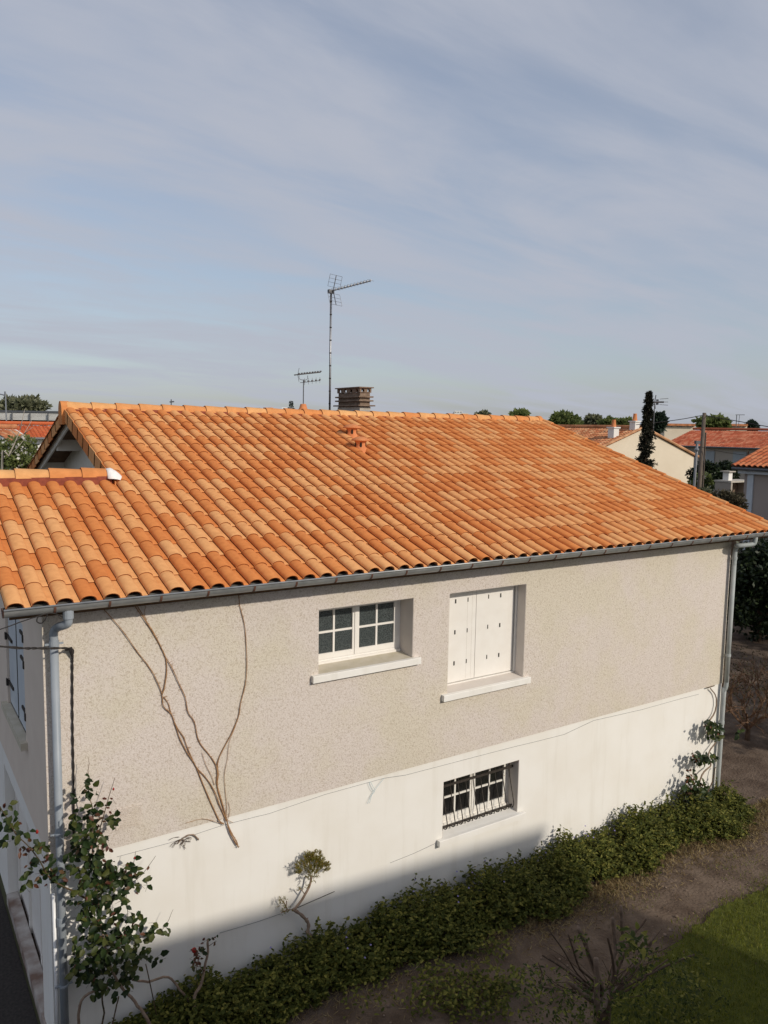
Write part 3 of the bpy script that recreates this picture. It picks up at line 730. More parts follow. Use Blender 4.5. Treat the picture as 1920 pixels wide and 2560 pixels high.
# ---- television antennas
def yagi(parent, mat, c, bd, L, n, refl=True, el=.12, vert=False, boom=.012, drop=False):
    bd = Vector(bd).normalized(); up = Vector((0, 0, 1)); sd = bd.cross(up).normalized(); c = Vector(c)
    if vert: el_dir = up
    else: el_dir = sd
    m = MB(); m.tube([c-bd*.05, c+bd*L], boom, 6); m.build('boom', mat, parent)
    for k in range(n):
        p = c + bd*(L*(.12+.88*k/(n-1))); m = MB(); e2 = el*(1-.25*k/n)
        m.tube([p-el_dir*e2+up*.012, p+el_dir*e2+up*.012], .0035, 5); m.box(p.x-.015, p.x+.015, p.y-.015, p.y+.015, p.z+.004, p.z+.03); m.build('element', mat, parent)
    if refl:
        for s in (1, -1):
            m = MB(); q = c + bd*.06; axis = (up*s*.95 - bd*-.28).normalized() if False else (up*s + bd*.28).normalized()
            tip = q + axis*.33
            m.tube([q, tip], .009, 6)
            for f in (.22, .5, .75, 1.0):
                pp = q + axis*.33*f; m.tube([pp-sd*.20, pp+sd*.20], .0035, 5)
            for t_ in (-.2, .2): m.tube([q+axis*.07+sd*t_, tip+sd*t_], .004, 5)
            m.build('reflector', 'dark_metal', parent)
pole = Vector((7.60, 7.42, 1.35))
ptop = 4.66
an = thing('television_antenna', 'tall antenna mast strapped beside the brown slatted chimney', 'antenna', pole)
m = MB(); m.tube([pole, (pole.x+.01, pole.y, ptop)], .022, 10); mast = m.build('mast', 'alu', an, smooth=True)
m = MB()
for k in range(9): m.tube([(pole.x+.002*k/2, pole.y, 2.2+k*.28), (pole.x+.002*k/2, pole.y, 2.225+k*.28)], .027, 8)
m.build('cable_tie', 'black_rubber', mast)
m = MB(); m.tube([(pole.x-.024, pole.y-.012, 1.9), (pole.x-.016, pole.y-.012, 4.6)], .006, 6); m.build('cable', 'black_rubber', an)
m = MB(); m.box(pole.x-.03, CX+.02, CY+CL+.02, pole.y+.03, 2.02, 2.065); m.build('bracket', 'dark_metal', an)
# boom points to screen right: along camera right, slightly away
bdir = (CR*1.0 + CF*.10); bdir.z = 0.13
bd1 = CR*.80 - CF*.62; bd1.z = .10
yagi(an, 'alu', (pole.x+.01, pole.y, ptop+.02), bd1, 1.12, 12, True, .15)
m = MB(); m.box(pole.x-.06, pole.x+.07, pole.y-.04, pole.y+.04, ptop-.03, ptop+.05); m.build('clamp', 'dark_metal', an)
p2 = onY(758, 1030, 6.55); p2.z = 1.55
an2 = thing('television_antenna', 'small double antenna rising from an orange clay cone', 'antenna', p2)
zt = onY(760, 949, 6.55).z
m = MB(); m.tube([(p2.x, p2.y, 1.9), (p2.x+.004, p2.y, zt)], .011, 8); m.build('mast', 'dark_metal', an2)
zc_ = onY(758, 1010, 6.55).z-1.62
m = MB(); m.lathe((p2.x, p2.y, 1.62), [(.22, .0), (.19, zc_-.17), (.13, zc_-.14), (.085, zc_-.09), (.062, zc_-.01), (.058, zc_), (.001, zc_+.002)], 18); m.build('clay_cone', 'terracotta', an2, smooth=True)
yagi(an2, 'dark_metal', (p2.x-.16, p2.y, zt+.09), bdir, .50, 9, False, .03, boom=.012)
for s in (1, -1):
    m = MB(); q = Vector((p2.x-.13, p2.y, zt+.09)); m.tube([q, q+Vector((.03, 0, .14*s))], .005, 5); m.build('reflector', 'dark_metal', an2)
m = MB(); m.tube(smoothpath([(p2.x-.1, p2.y, zt+.08), (p2.x-.09, p2.y, zt+.01), (p2.x, p2.y, zt-.01), (p2.x+.09, p2.y, zt+.01), (p2.x+.10, p2.y, zt+.09)], 3), .006, 5); m.build('loop', 'dark_metal', an2)
yagi(an2, 'dark_metal', (p2.x-.02, p2.y, zt-.06), bdir, .36, 5, False, .07, vert=True, boom=.006)

# ------------------------------------------------------------------ things fixed to the front wall
def tubes(parent, name, mat, paths, r0, r1, Y=-.018, zoom=None, n=6, jit=0.0):
    ox, oy, k = zoom
    for pth in paths:
        pts = [onY(ox+x*k, oy+y*k, Y+U(-jit, jit)) for x, y in pth]
        pp = smoothpath(pts, 3); L = len(pp)
        m = MB(); m.tube([p+rdir()*r0*.35 for p in pp], [r0+(r1-r0)*i/(L-1)*1.0 + r0*.15*math.sin(i*1.7) for i in range(L)], n)
        m.build(name, mat, parent, smooth=True)
Z4 = (0, 1480, .38578)
V = [[(660, 100), (770, 220), (830, 300), (900, 400), (970, 490), (1010, 560), (1050, 660), (1060, 740), (1110, 790), (1140, 870), (1170, 960), (1220, 1050), (1270, 1130), (1310, 1230), (1370, 1370), (1420, 1480), (1450, 1500)],
     [(860, 75), (930, 170), (990, 260), (1040, 350), (1075, 430), (1080, 520), (1065, 620), (1050, 665)],
     [(880, 75), (950, 190), (1000, 270), (1050, 370), (1075, 425), (1110, 480), (1150, 570), (1200, 680), (1220, 780), (1260, 840), (1280, 940), (1310, 1000), (1360, 1060), (1400, 1120), (1410, 1180), (1405, 1240), (1430, 1330), (1460, 1440), (1475, 1500), (1500, 1560), (1530, 1610), (1545, 1655)],
     [(1060, 680), (1090, 720), (1110, 790), (1150, 880), (1190, 940), (1220, 1020), (1270, 1130), (1340, 1210), (1390, 1290), (1420, 1370), (1450, 1440), (1470, 1490), (1492, 1560), (1535, 1640)],
     [(1545, 0), (1555, 90), (1585, 210), (1595, 330), (1600, 470), (1590, 600), (1560, 720), (1545, 810), (1500, 920), (1440, 1030), (1410, 1110), (1415, 1180), (1408, 1260), (1440, 1370), (1470, 1480)]]
Vt = [[(1530, 860), (1485, 980), (1475, 1080), (1455, 1180), (1460, 1290), (1470, 1390), (1465, 1470)],
      [(1310, 1040), (1330, 1110), (1370, 1190), (1390, 1250)], [(1200, 1500), (1310, 1470), (1400, 1490), (1450, 1505)], [(1460, 1470), (1510, 1495)],
      [(945, 90), (935, 140), (950, 180)], [(1480, 1360), (1490, 1420), (1470, 1490)]]
vbase = onY(597, 2118, 0)
vine = thing('dry_vine', 'leafless brown vine stems spreading up the beige wall', 'vine', vbase)
tubes(vine, 'stem', 'vine_bark', V, .0040, .0072, -.016, Z4, 7, .004)
tubes(vine, 'twig', 'vine_bark', Vt, .0025, .0034, -.014, Z4, 5)
m = MB()
for pth in V:
    pts = smoothpath([onY(x*.38578, 1480+y*.38578, -.016) for x, y in pth], 6)
    for p_ in pts:
        if U(0, 1) < .42:
            d_ = Vector((U(-1, 1), -.12, U(-.4, 1))).normalized(); L_ = U(.008, .045)
            m.tube([p_, p_+d_*L_*.6+Vector((0, 0, .004)), p_+d_*L_], [.0022, .0018, .0012], 4, cap=False)
kind(m.build('side_shoots', 'vine_bark', vine, fix=False), 'stuff')
Z7 = (0, 1920, .38578)
rb_ = onY(480, 2098, 0)
rt_ = thing('dead_root', 'tangle of dead grey rootlets stuck to the white base', 'root', rb_)
for k in range(14):
    a = (1190+U(-30, 50), 465+U(-25, 20)); b_ = (a[0]+U(-110, 40), a[1]+U(10, 75)); mid = ((a[0]+b_[0])/2+U(-15, 15), (a[1]+b_[1])/2+U(-15, 5))
    tubes(rt_, 'rootlet', 'bark_dark', [[a, mid, b_]], .0035, .0015, -.006, Z7, 5)
tubes(rt_, 'root', 'bark_pale', [[(1285, 465), (1270, 445), (1240, 430), (1205, 442), (1170, 470), (1150, 490)]], .009, .006, -.008, Z7, 6)
# wires
Z5 = (640, 1440, .38578); Z6 = (1280, 1400, .38578)
wp_ = [onY(0+x*.38578, 1920+y*.38578, .004) for x, y in ((760, 575), (1100, 485), (1440, 372))] + [onY(640+x*.38578, 1440+y*.38578, .004) for x, y in ((0, 1560), (85, 1540), (450, 1415), (830, 1310), (970, 1290), (1659, 1110))] + [onY(1280+x*.38578, 1400+y*.38578, .004) for x, y in ((150, 1178), (340, 1130), (530, 1040), (840, 970), (1090, 900), (1210, 870))]
m = MB(); m.tube(wp_, .0022, 5); tag(m.build('wall_wire', 'dark_metal'), 'thin wire running along the top of the white base', 'wire')
m = MB(); m.tube([onY(640+x*.38578, 1920+y*.38578, .004) for x, y in ((270, 905), (400, 848), (510, 800))], .004, 5); tag(m.build('wall_wire', 'iron'), 'short taut wire right of the small clipped wall tree', 'wire')
m = MB(); m.tube([onY(640+x*.38578, 1920+y*.38578, .004) for x, y in ((-235, 1180-110), (0, 1000), (160, 945))], .002, 5); tag(m.build('wall_wire', 'dark_metal'), 'taut wire on the white base from rose to clipped wall tree', 'wire')
m = MB(); m.tube([onY(640+x*.38578, 1920+y*.38578, .004) for x, y in ((870, 615), (1020, 555), (1160, 490))], .002, 5); tag(m.build('wall_wire', 'dark_metal'), 'thin wire ending at the sill of the barred window', 'wire')
m = MB(); m.tube(smoothpath([onY(640+x*.38578, 1440+y*.38578, -.012) for x, y in ((830, 1310), (790, 1360), (760, 1395), (735, 1350), (742, 1335), (760, 1370), (770, 1395), (745, 1425), (722, 1475))], 4), .0024, 5)
m.tube(smoothpath([onY(640+x*.38578, 1440+y*.38578, -.012) for x, y in ((762, 1395), (750, 1420), (735, 1473))], 4), .0024, 5)
tag(m.build('tied_string', 'blue_string'), 'pale blue string tied in a loop below the wire', 'string')
# black service cable
A = onY(0, 1616, -1.2); Bp = onY(176, 1622, -.06)
m = MB()
def twist(pts, r, off, turns):
    pp = smoothpath(pts, 12); L = len(pp)
    for ph in (0, PI):
        q = []
        for i, p in enumerate(pp):
            w = ph + turns*2*PI*i/L; d = (pp[min(i+1, L-1)]-pp[max(i-1, 0)]).normalized(); a = d.orthogonal().normalized(); b = d.cross(a)
            q.append(p + (a*math.cos(w)+b*math.sin(w))*off)
        m.tube(q, r, 6)
far = A + (A-Bp)*2.2 + Vector((0, 0, .1))
twist([far, A, A.lerp(Bp, .5)+Vector((0, 0, -.006)), Bp, onY(181, 1640, -.035), onY(181, 1660, -.02), onY(181, 1750, -.018), onY(182, 1850, -.018), onY(184, 1950, -.018), onY(184, 2060, -.018), onY(186, 2130, -.018)], .0072, .0058, 16)
m.tube([Bp-Vector((.05, .0, 0)), Bp, onY(181, 1640, -.035)], [.012, .024, .014], 8)
tag(m.build('service_cable', 'black_rubber'), 'twisted black cable reaching the wall and dropping beside the downpipe', 'cable')
m = MB()
k = .1929; c = lambda x, y, Y: onY(x*k, 1500+y*k, Y)
m.tube(smoothpath([c(-900, 640, -.9), c(0, 380, -.5), c(250, 290, -.44), c(480, 215, -.43), c(600, 180, -.43), c(600, 230, -.43), c(540, 300, -.43), c(480, 280, -.43), c(500, 215, -.43), c(620, 170, -.43), c(720, 180, -.42), c(810, 220, -.38)], 5), .0055, 6)
tag(m.build('loose_cable', 'black_rubber'), 'thin black cable with a loop hanging under the gutter end', 'cable')

# ------------------------------------------------------------------ plants at the wall
def leafmesh(name, mat, L, W, tones=6, fold=.25, curl=.2):
    out = []
    for k in range(tones):
        b = MB(); b.leaf(Vector((0, 0, 0)), Vector((0, 1, 0)), Vector((0, 0, 1)), L, W, k/(tones-1), fold, curl); out.append(b.mesh(name, mat, True))
    return out
def orient(d, nrm):
    y = d.normalized(); x = y.cross(nrm)
    if x.length < 1e-4: x = y.orthogonal()
    x.normalize(); z = x.cross(y)
    return Matrix(((x.x, y.x, z.x), (x.y, y.y, z.y), (x.z, y.z, z.z))).to_euler()
RL = leafmesh('leaf', 'rose_leaf', .082, .054); RY_ = leafmesh('leaf', 'rose_young', .056, .030)
def rose(parent, blobs, canes, zoom, yrange, nobj, nrest, leafscale=1.0, young=.18):
    ox, oy, k = zoom
    for path, r0, r1, Y0, Y1 in canes:
        n = len(path); pts = [onY(ox+x*k, oy+y*k, Y0+(Y1-Y0)*i/(n-1)) for i, (x, y) in enumerate(path)]
        pp = smoothpath(pts, 4); L = len(pp)
        m = MB(); m.tube([p+rdir()*r0*.3 for p in pp], [r0+(r1-r0)*i/(L-1) for i in range(L)], 7); m.build('cane', 'bark_pale' if r0 > .011 else 'rose_stem', parent, smooth=True)
    tot = sum(b[2]**2*b[3] for b in blobs); spots = []
    for bx, by, br, dens, yg in blobs:
        cnt = int((nobj+nrest)*br*br*dens/tot)
        for _ in range(cnt):
            w = U(0, 2*PI); rr = br*math.sqrt(U(0, 1)); Y = U(*yrange)
            p = onY(ox+(bx+rr*math.cos(w))*k, oy+(by+rr*math.sin(w))*k, Y); spots.append((p, yg, Y))
    random.shuffle(spots); spots.sort(key=lambda s: s[2])
    mr_ = {True: MB(), False: MB()}; stems = MB()
    for i, (p, yg, Y) in enumerate(spots):
        isy = U(0, 1) < yg
        d = Vector((U(-1, 1), U(-.9, .25), U(-.9, .45))); nr = Vector((U(-.5, .5), U(-1, -.2), U(.1, 1.0)))
        s_ = U(.65, 1.25)*leafscale
        if i < nobj:
            inst('leaf', (RY_ if isy else RL)[random.randrange(6)], parent, p, orient(d, nr), (s_, s_, s_))
        else:
            mr_[isy].leaf(p, d, nr, (.056 if isy else .082)*s_, (.030 if isy else .054)*s_, U(0, 1))
        if i % 3 == 0: stems.tube([p, p - d.normalized()*.05 + Vector((0, .03, -.05))], .0016, 3, cap=False)
    if mr_[False].f: kind(mr_[False].build('foliage', 'rose_leaf', parent, fix=False), 'stuff')
    if mr_[True].f: kind(mr_[True].build('young_foliage', 'rose_young', parent, fix=False), 'stuff')
    stems.build('leaf_stalks', 'rose_stem', parent, fix=False)['kind'] = 'stuff'
M('rose_stem', (.06, .05, .025), (.11, .065, .035), ns=20, rough=.7)
rbase = Vector((onY(370, 2555, -.3).x, -.3, GZ))
rosebush = thing('rose_bush', 'large climbing rose with dark leaves and red buds covering the downpipe', 'rose bush', rbase)
blobs = [(530, 60, 30, 1.0, .1), (560, 140, 55, .9, .15), (520, 225, 50, .9, .1), (610, 130, 40, .6, .1), (690, 210, 45, .5, .8), (640, 300, 80, 1.2, .5), (520, 320, 55, 1.0, .1), (720, 280, 60, .5, .3), (735, 350, 50, .7, .15), (560, 430, 115, 1.2, .08), (650, 440, 60, .9, .7), (560, 560, 120, 1.2, .1), (660, 570, 80, .8, .6),
         (620, 680, 130, 1.25, .1), (780, 670, 85, 1.0, .15), (870, 640, 80, .8, .4), (880, 570, 45, .4, .5), (970, 640, 45, .3, .7), (900, 750, 65, 1.0, .15), (720, 770, 120, 1.2, .1), (560, 830, 110, 1.1, .1), (640, 920, 100, 1.0, .15), (780, 930, 65, .7, .3), (880, 960, 50, .8, .1), (540, 980, 60, .8, .4), (740, 1040, 110, 1.0, .12), (880, 1060, 90, 1.0, .12), (1000, 1070, 70, .8, .15), (1090, 1040, 35, .9, .05),
         (600, 1120, 130, 1.2, .1), (760, 1180, 120, 1.25, .08), (900, 1200, 95, 1.1, .1), (1020, 1230, 45, .8, .05), (560, 1270, 110, 1.1, .1), (700, 1320, 130, 1.25, .06), (830, 1310, 90, 1.1, .08), (640, 1420, 70, .9, .05), (780, 1430, 65, .9, .05), (500, 1350, 50, .7, .1),
         (30, 270, 50, 1.0, .1), (60, 340, 60, .9, .15), (80, 430, 70, 1.1, .05), (180, 400, 40, .5, .1), (180, 500, 65, .9, .7), (260, 560, 70, 1.0, .5), (240, 650, 75, .9, .45), (200, 740, 55, .8, .3), (340, 680, 65, 1.0, .35), (430, 690, 60, 1.0, .2), (350, 760, 45, .9, .6), (280, 520, 45, .9, .2)]
canes = [([(1000, 1720), (930, 1590), (850, 1490), (760, 1380), (690, 1200), (640, 900), (600, 600), (600, 300), (575, 120), (575, -60)], .019, .0025, -.35, -.22),
         ([(520, 1720), (510, 1600), (540, 1490), (620, 1440), (700, 1430)], .016, .012, -.2, -.3), ([(860, 1370), (960, 1385), (1090, 1355), (1160, 1430), (1250, 1540)], .012, .013, -.28, -.2),
         ([(650, 1700), (675, 1590), (660, 1480), (700, 1380)], .010, .008, -.3, -.34), ([(720, 1700), (750, 1560), (770, 1480)], .008, .007, -.4, -.4),
         ([(640, 900), (750, 760), (850, 660), (880, 540)], .008, .002, -.3, -.25), ([(800, 780), (910, 700), (1010, 570)], .005, .0018, -.25, -.2), ([(620, 500), (690, 240), (745, 60)], .006, .002, -.25, -.2),
         ([(640, 900), (480, 800), (330, 720), (230, 560), (100, 420), (0, 250)], .010, .003, -.35, -.5), ([(700, 1150), (900, 1100), (1050, 1050), (1122, 915)], .007, .0015, -.3, -.2), ([(830, 1000), (825, 880), (815, 800)], .004, .002, -.25, -.25), ([(1015, 1600), (945, 1270)], .006, .006, -.3, -.3)]
rose(rosebush, blobs, canes, Z7, (-.52, -.14), 300, 720, 1.0)
for x, y, s_ in ((240, 418, 1.0), (595, 505, .8), (735, 140, .7), (872, 585, .6)):
    p = onY(x*.38578, 1920+y*.38578, -.42); m = MB()
    m.lathe(p, [(.002, -.014*s_), (.012*s_, -.004*s_), (.015*s_, .008*s_), (.010*s_, .02*s_), (.002, .03*s_)], 10); m.build('bud', 'petal', rosebush, smooth=True)
# second small rose: a cut stem with red young leaves
sb = onY(487, 2500, -.35)
rs = thing('rose_stump', 'cut rose stem with red young leaves between rose bush and ground cover', 'rose', (sb.x, sb.y, GZ))
rose(rs, [(1255, 1190, 25, 1, .95), (1300, 1190, 40, .7, .9), (1280, 1250, 40, .8, .9), (1290, 1310, 30, .7, .6), (1390, 1115, 30, .5, .8), (1320, 1120, 25, .5, .9)],
     [([(1240, 1900), (1260, 1600), (1262, 1480), (1310, 1380), (1340, 1230), (1350, 1110)], .022, .012, -.35, -.3), ([(1345, 1160), (1400, 1120)], .004, .002, -.3, -.3), ([(1290, 1450), (1270, 1330), (1290, 1230)], .004, .002, -.3, -.3)], Z7, (-.36, -.24), 70, 0, .75)
p = onY(1258*.38578, 1920+1185*.38578, -.33); m = MB(); m.lathe(p, [(.003, -.03), (.022, -.01), (.027, .012), (.018, .03), (.003, .04)], 10); m.build('rose_bloom', 'petal', rs, smooth=True)
# climbing plant at the right corner
ZR = (1640, 1680, .1718)
cb = onY(1640+650*.1718, 1680+1750*.1718, -.2)
cr = thing('rose_climber', 'sparse climbing rose by the grey green corner downpipe', 'rose', (cb.x, -.2, GZ))
rose(cr, [(780, 760, 60, 1, .1), (850, 800, 80, 1.2, .1), (770, 880, 60, 1, .1), (850, 940, 60, 1, .1), (590, 1220, 70, .9, .3), (640, 1290, 60, 1, .1), (740, 1250, 60, 1, .1), (820, 1230, 60, .8, .1), (500, 1400, 40, .7, .4), (500, 1520, 80, .7, .4), (440, 1650, 60, .8, .2), (560, 1680, 110, .9, .2), (640, 1640, 80, .7, .2), (560, 1800, 120, 1.2, .1), (700, 1800, 130, 1.2, .1), (520, 1150, 40, .4, .5), (1180, 870, 60, .4, .0)],
     [([(640, 2200), (600, 1900), (640, 1580), (700, 1450), (800, 1350), (760, 1200), (850, 1050), (890, 950)], .016, .012, -.12, -.06), ([(780, 700), (850, 600), (880, 450), (860, 330), (790, 235)], .014, .010, -.04, -.03), ([(890, 950), (820, 830), (780, 700)], .012, .013, -.05, -.04), ([(740, 230), (850, 200)], .010, .008, -.03, -.03),
      ([(560, 1750), (530, 1300), (530, 1140)], .005, .002, -.2, -.18), ([(500, 1780), (490, 1440)], .005, .002, -.25, -.22), ([(740, 1760), (820, 1600), (850, 1420), (870, 1390)], .011, .010, -.1, -.06)], ZR, (-.32, -.04), 300, 130, 1.25, .1)
# little clipped tree against the wall
ZY = (640, 2080, .1567)
yb_ = onY(640+980*.1567, 2080+1830*.1567, -.12)
yew = thing('wall_tree', 'small clipped tree with twisted bare trunk and bronze tuft against the white base', 'tree', (yb_.x, -.12, GZ))
tr = [(1010, 2400), (1000, 2000), (980, 1830), (930, 1720), (860, 1650), (822, 1600), (838, 1520), (830, 1450), (790, 1390), (720, 1320), (650, 1270), (590, 1240)]
m = MB(); pp = smoothpath([onY(640+x*.1567, 2080+y*.1567, -.10) for x, y in tr], 4); m.tube(pp, [.024-.006*i/len(pp)+.003*math.sin(i*1.3) for i in range(len(pp))], 10)
pp2 = smoothpath([onY(640+x*.1567, 2080+y*.1567, -.10) for x, y in [(600, 1260), (650, 1190), (720, 1100), (780, 1000), (840, 890), (870, 800), (885, 700)]], 4); m.tube(pp2, [.017-.004*i/len(pp2) for i in range(len(pp2))], 9)
for a in ([(590, 1240), (500, 1240), (400, 1290)], [(500, 1230), (450, 1130), (400, 1080)], [(480, 1220), (490, 1100)], [(780, 1000), (720, 910)], [(815, 1385), (830, 1370)]):
    m.tube([onY(640+x*.1567, 2080+y*.1567, -.10+U(-.02, .02)) for x, y in a], .006, 6)
m.build('trunk', 'bark_pale', yew, smooth=True)
m = MB()
def sprig(p, d, L, n, w, mb):
    for i in range(n):
        q = p + d*(L*i/n)
        for s in (1, -1):
            e = (d*.9 + rdir()*.7).normalized(); mb.quick(q, e, rdir(), w*2.2, w*.55, U(0, 1))
for bx_, by_, br_, bn_ in ((850, 420, 75, 45), (960, 410, 80, 45), (1060, 560, 85, 45), (730, 560, 80, 38), (900, 560, 120, 80), (890, 690, 75, 35), (1000, 480, 70, 28), (700, 640, 45, 14), (1110, 540, 40, 14)):
    for _ in range(bn_):
        w = U(0, 2*PI); rr = math.sqrt(U(0, 1)); x = bx_+rr*br_*math.cos(w); y = by_+rr*br_*math.sin(w)
        c = onY(640+890*.1567, 2080+760*.1567, -.1); p = onY(640+x*.1567, 2080+y*.1567, -.1+U(-.07, .06)); sprig(p, ((p-c)+rdir()*.03).normalized(), .045, 5, .013, m)
for x0, y0, rr0, n in ((420, 1090, 60, 16), (400, 1180, 60, 14), (510, 1240, 60, 16), (440, 1270, 70, 12), (710, 910, 45, 10), (790, 880, 40, 8)):
    for _ in range(n):
        p = onY(640+(x0+U(-rr0, rr0))*.1567, 2080+(y0+U(-rr0, rr0)*.7)*.1567, -.1+U(-.03, .03)); sprig(p, (rdir()+Vector((0, 0, .8))).normalized(), .03, 4, .009, m)
kind(m.build('foliage', 'yew', yew, fix=False), 'stuff')
# ground cover along the wall
rg = random.Random(5)
gc = MB(); fl = MB()
def gtop(x):
    pts = [(.3, -4.62), (.9, -4.52), (1.67, -4.38), (2.24, -4.42), (2.95, -4.41), (3.6, -4.40), (4.1, -4.30), (5.0, -4.23), (6.4, -4.34), (7.2, -4.36), (8.1, -4.38), (9.2, -4.34), (10.2, -4.42), (10.9, -4.5), (11.6, -4.62)]
    for (a, b), (c, d) in zip(pts, pts[1:]):
        if a <= x <= c: return b+(d-b)*(x-a)/(c-a)
    return -4.6
def gout(x):
    pts = [(.3, .55), (2.3, .62), (3.0, .66), (3.75, .85), (4.3, .62), (5.4, .95), (6.7, .85), (7.5, .88), (9, .76), (10.6, .95), (11.8, .8)]
    for (a, b), (c, d) in zip(pts, pts[1:]):
        if a <= x <= c: return b+(d-b)*(x-a)/(c-a)
    return .7
for _ in range(5600):
    x = U(.62, 11.7); o_ = gout(x)*(.92+.16*math.sin(x*3.1)+.05*math.sin(x*9)); f = U(0, 1)**.85; y = -.03 - f*o_
    H = (gtop(x)+.02-GZ)*(1 - f**2.2*.82)*(.86+.12*math.sin(x*4.3+1)+.06*math.sin(x*11))
    H *= .90 + .10*math.sin(x*1.7+2)*math.sin(x*6.1)
    tall = U(0, 1) < .05
    if tall: H += U(.06, .2)
    h0 = GZ + H*U(.0, .5); top = GZ + H*U(.7, 1.05)
    p = Vector((x, y, h0)); q = Vector((x+U(-.07, .07), y-U(-.02, .10)*(1+f), top))
    n = 5 if not tall else 9; dead = U(0, 1) < (.04 + .25*max(0, f-.7))
    for i in range(n):
        c = p.lerp(q, (i+.7)/n)
        for s in (1, -1):
            d = Vector((U(-1, 1), U(-1, .5), U(-.2, .6))); L = U(.034, .080)*(1 if i < n-1 else .75)
            (gc.leaf if i > n-3 else gc.quick)(c, d, Vector((U(-.4, .4), U(-.6, .1), 1)), L, L*.56, (U(.15, .75) if U(0, 1) < .75 else U(.7, 1)))
    if tall: gc.tube([p, q], .002, 3, .7, cap=False)
gco = gc.build('periwinkle_cover', 'periwinkle', fix=False); kind(gco, 'stuff')
gco['label'] = 'dense dark green periwinkle ground cover along the foot of the wall'; gco['category'] = 'ground cover'
for _ in range(26):
    x = U(2.5, 8.5); f = U(.2, .8); p = Vector((x, -f*gout(x)-.02, GZ+(gtop(x)-GZ)*(1-f**2.2*.8)+.02))
    for k in range(5):
        w = 2*PI*k/5; fl.quick(p, Vector((math.cos(w), math.sin(w)-.6, .5+math.sin(w)*.3)), Vector((0, -.7, .7)), .017, .014, .5)
o = fl.build('periwinkle_flowers', 'flower', fix=False); kind(o, 'stuff'); o['label'] = 'tiny violet flowers scattered in the periwinkle cover'; o['category'] = 'flowers'
# straw, grass, litter
m = MB()
for _ in range(16000):
    x = U(2.2, 12.5); band = gout(x); y = -band - abs(random.gauss(0, .28)) + .15
    if random.random() > (.25 if x < 6 else 1) : continue
    p = Vector((x, y, GZ+.0)); d = Vector((U(-1, 1), U(-1, 1), U(.15, .9))).normalized(); L = U(.05, .14)
    m.quick(p, d, rdir(), L, .009, U(0, 1))
o = m.build('dry_grass', 'straw', fix=False); kind(o, 'stuff'); o['label'] = 'dry straw coloured grass between ground cover and path'; o['category'] = 'grass'
m = MB(); cnt = 0
while cnt < 34000:
    x = U(4.7, 13); y = U(-5.2, -1.9)
    if not inpoly(x, y + .08*math.sin(x*7)+random.gauss(0, .10)-.03, LAWN): continue
    cnt += 1; p = Vector((x, y, GZ+.03)); d = Vector((U(-.6, .6), U(-.6, .6), 1)).normalized(); m.quick(p, d, rdir(), U(.03, .09), .010, U(0, 1))
for _ in range(5000):                                   # weeds on the bare soil
    cx_, cy_ = U(3.5, 12), U(-2.6, -.9)
    if math.sin(cx_*2.7)+math.sin(cy_*5.1+cx_) < .75: continue
    p = Vector((cx_, cy_, GZ+.005)); m.quick(p, Vector((U(-.8, .8), U(-.8, .8), .8)), rdir(), U(.02, .06), .009, U(.0, 1))
o = m.build('grass_blades', 'grass', fix=False); kind(o, 'stuff'); o['label'] = 'short green lawn grass'; o['category'] = 'grass'
m = MB()
for _ in range(5200):
    x, y = U(1.5, 17), U(-3.2, 3.5)
    if y > -.7 and x < 11.8: continue
    m.quick(Vector((x, y, GZ+U(.012, .03))), Vector((U(-1, 1), U(-1, 1), U(-.05, .3))), Vector((U(-.5, .5), U(-.5, .5), 1)), U(.015, .05), U(.008, .025), U(0, 1))
o = m.build('leaf_litter', 'litter', fix=False); kind(o, 'stuff'); o['label'] = 'dry leaf litter on the bare brown soil'; o['category'] = 'leaf litter'
# stones
def stone(name, label, p, r):
    m = MB(); vs = []; nu, nv = 9, 6
    for j in range(nv+1):
        for i in range(nu):
            w = 2*PI*i/nu; v_ = PI*j/nv; q = r*(1+.18*math.sin(3*w+j)+U(-.08, .08))
            vs.append(Vector(p)+Vector((q*math.sin(v_)*math.cos(w)*1.2, q*math.sin(v_)*math.sin(w), q*.7*math.cos(v_)+r*.45)))
    m.raw(vs, [(j*nu+i, j*nu+(i+1) % nu, (j+1)*nu+(i+1) % nu, (j+1)*nu+i) for j in range(nv) for i in range(nu)])
    return tag(m.build(name, 'stone', smooth=True), label, 'stone')
q = onZ(1640+980*.1718, 1680+1960*.1718, GZ); stone('stone', 'rounded pale stone at the foot of the corner downpipe', q, .13)
m = MB()
for _ in range(170):
    x, y = U(3, 14), U(-2.1, -.95); r = U(.006, .02)*(1.7 if U(0, 1) < .08 else 1)
    c = Vector((x, y, GZ+.01)); m.lathe(c, [(r*.6, -r*.3), (r, 0), (r*.7, r*.45), (.0005, r*.55)], 6)
o = m.build('pebbles', 'stone', fix=False); kind(o, 'stuff'); o['label'] = 'small pebbles scattered on the soil path'; o['category'] = 'pebbles'

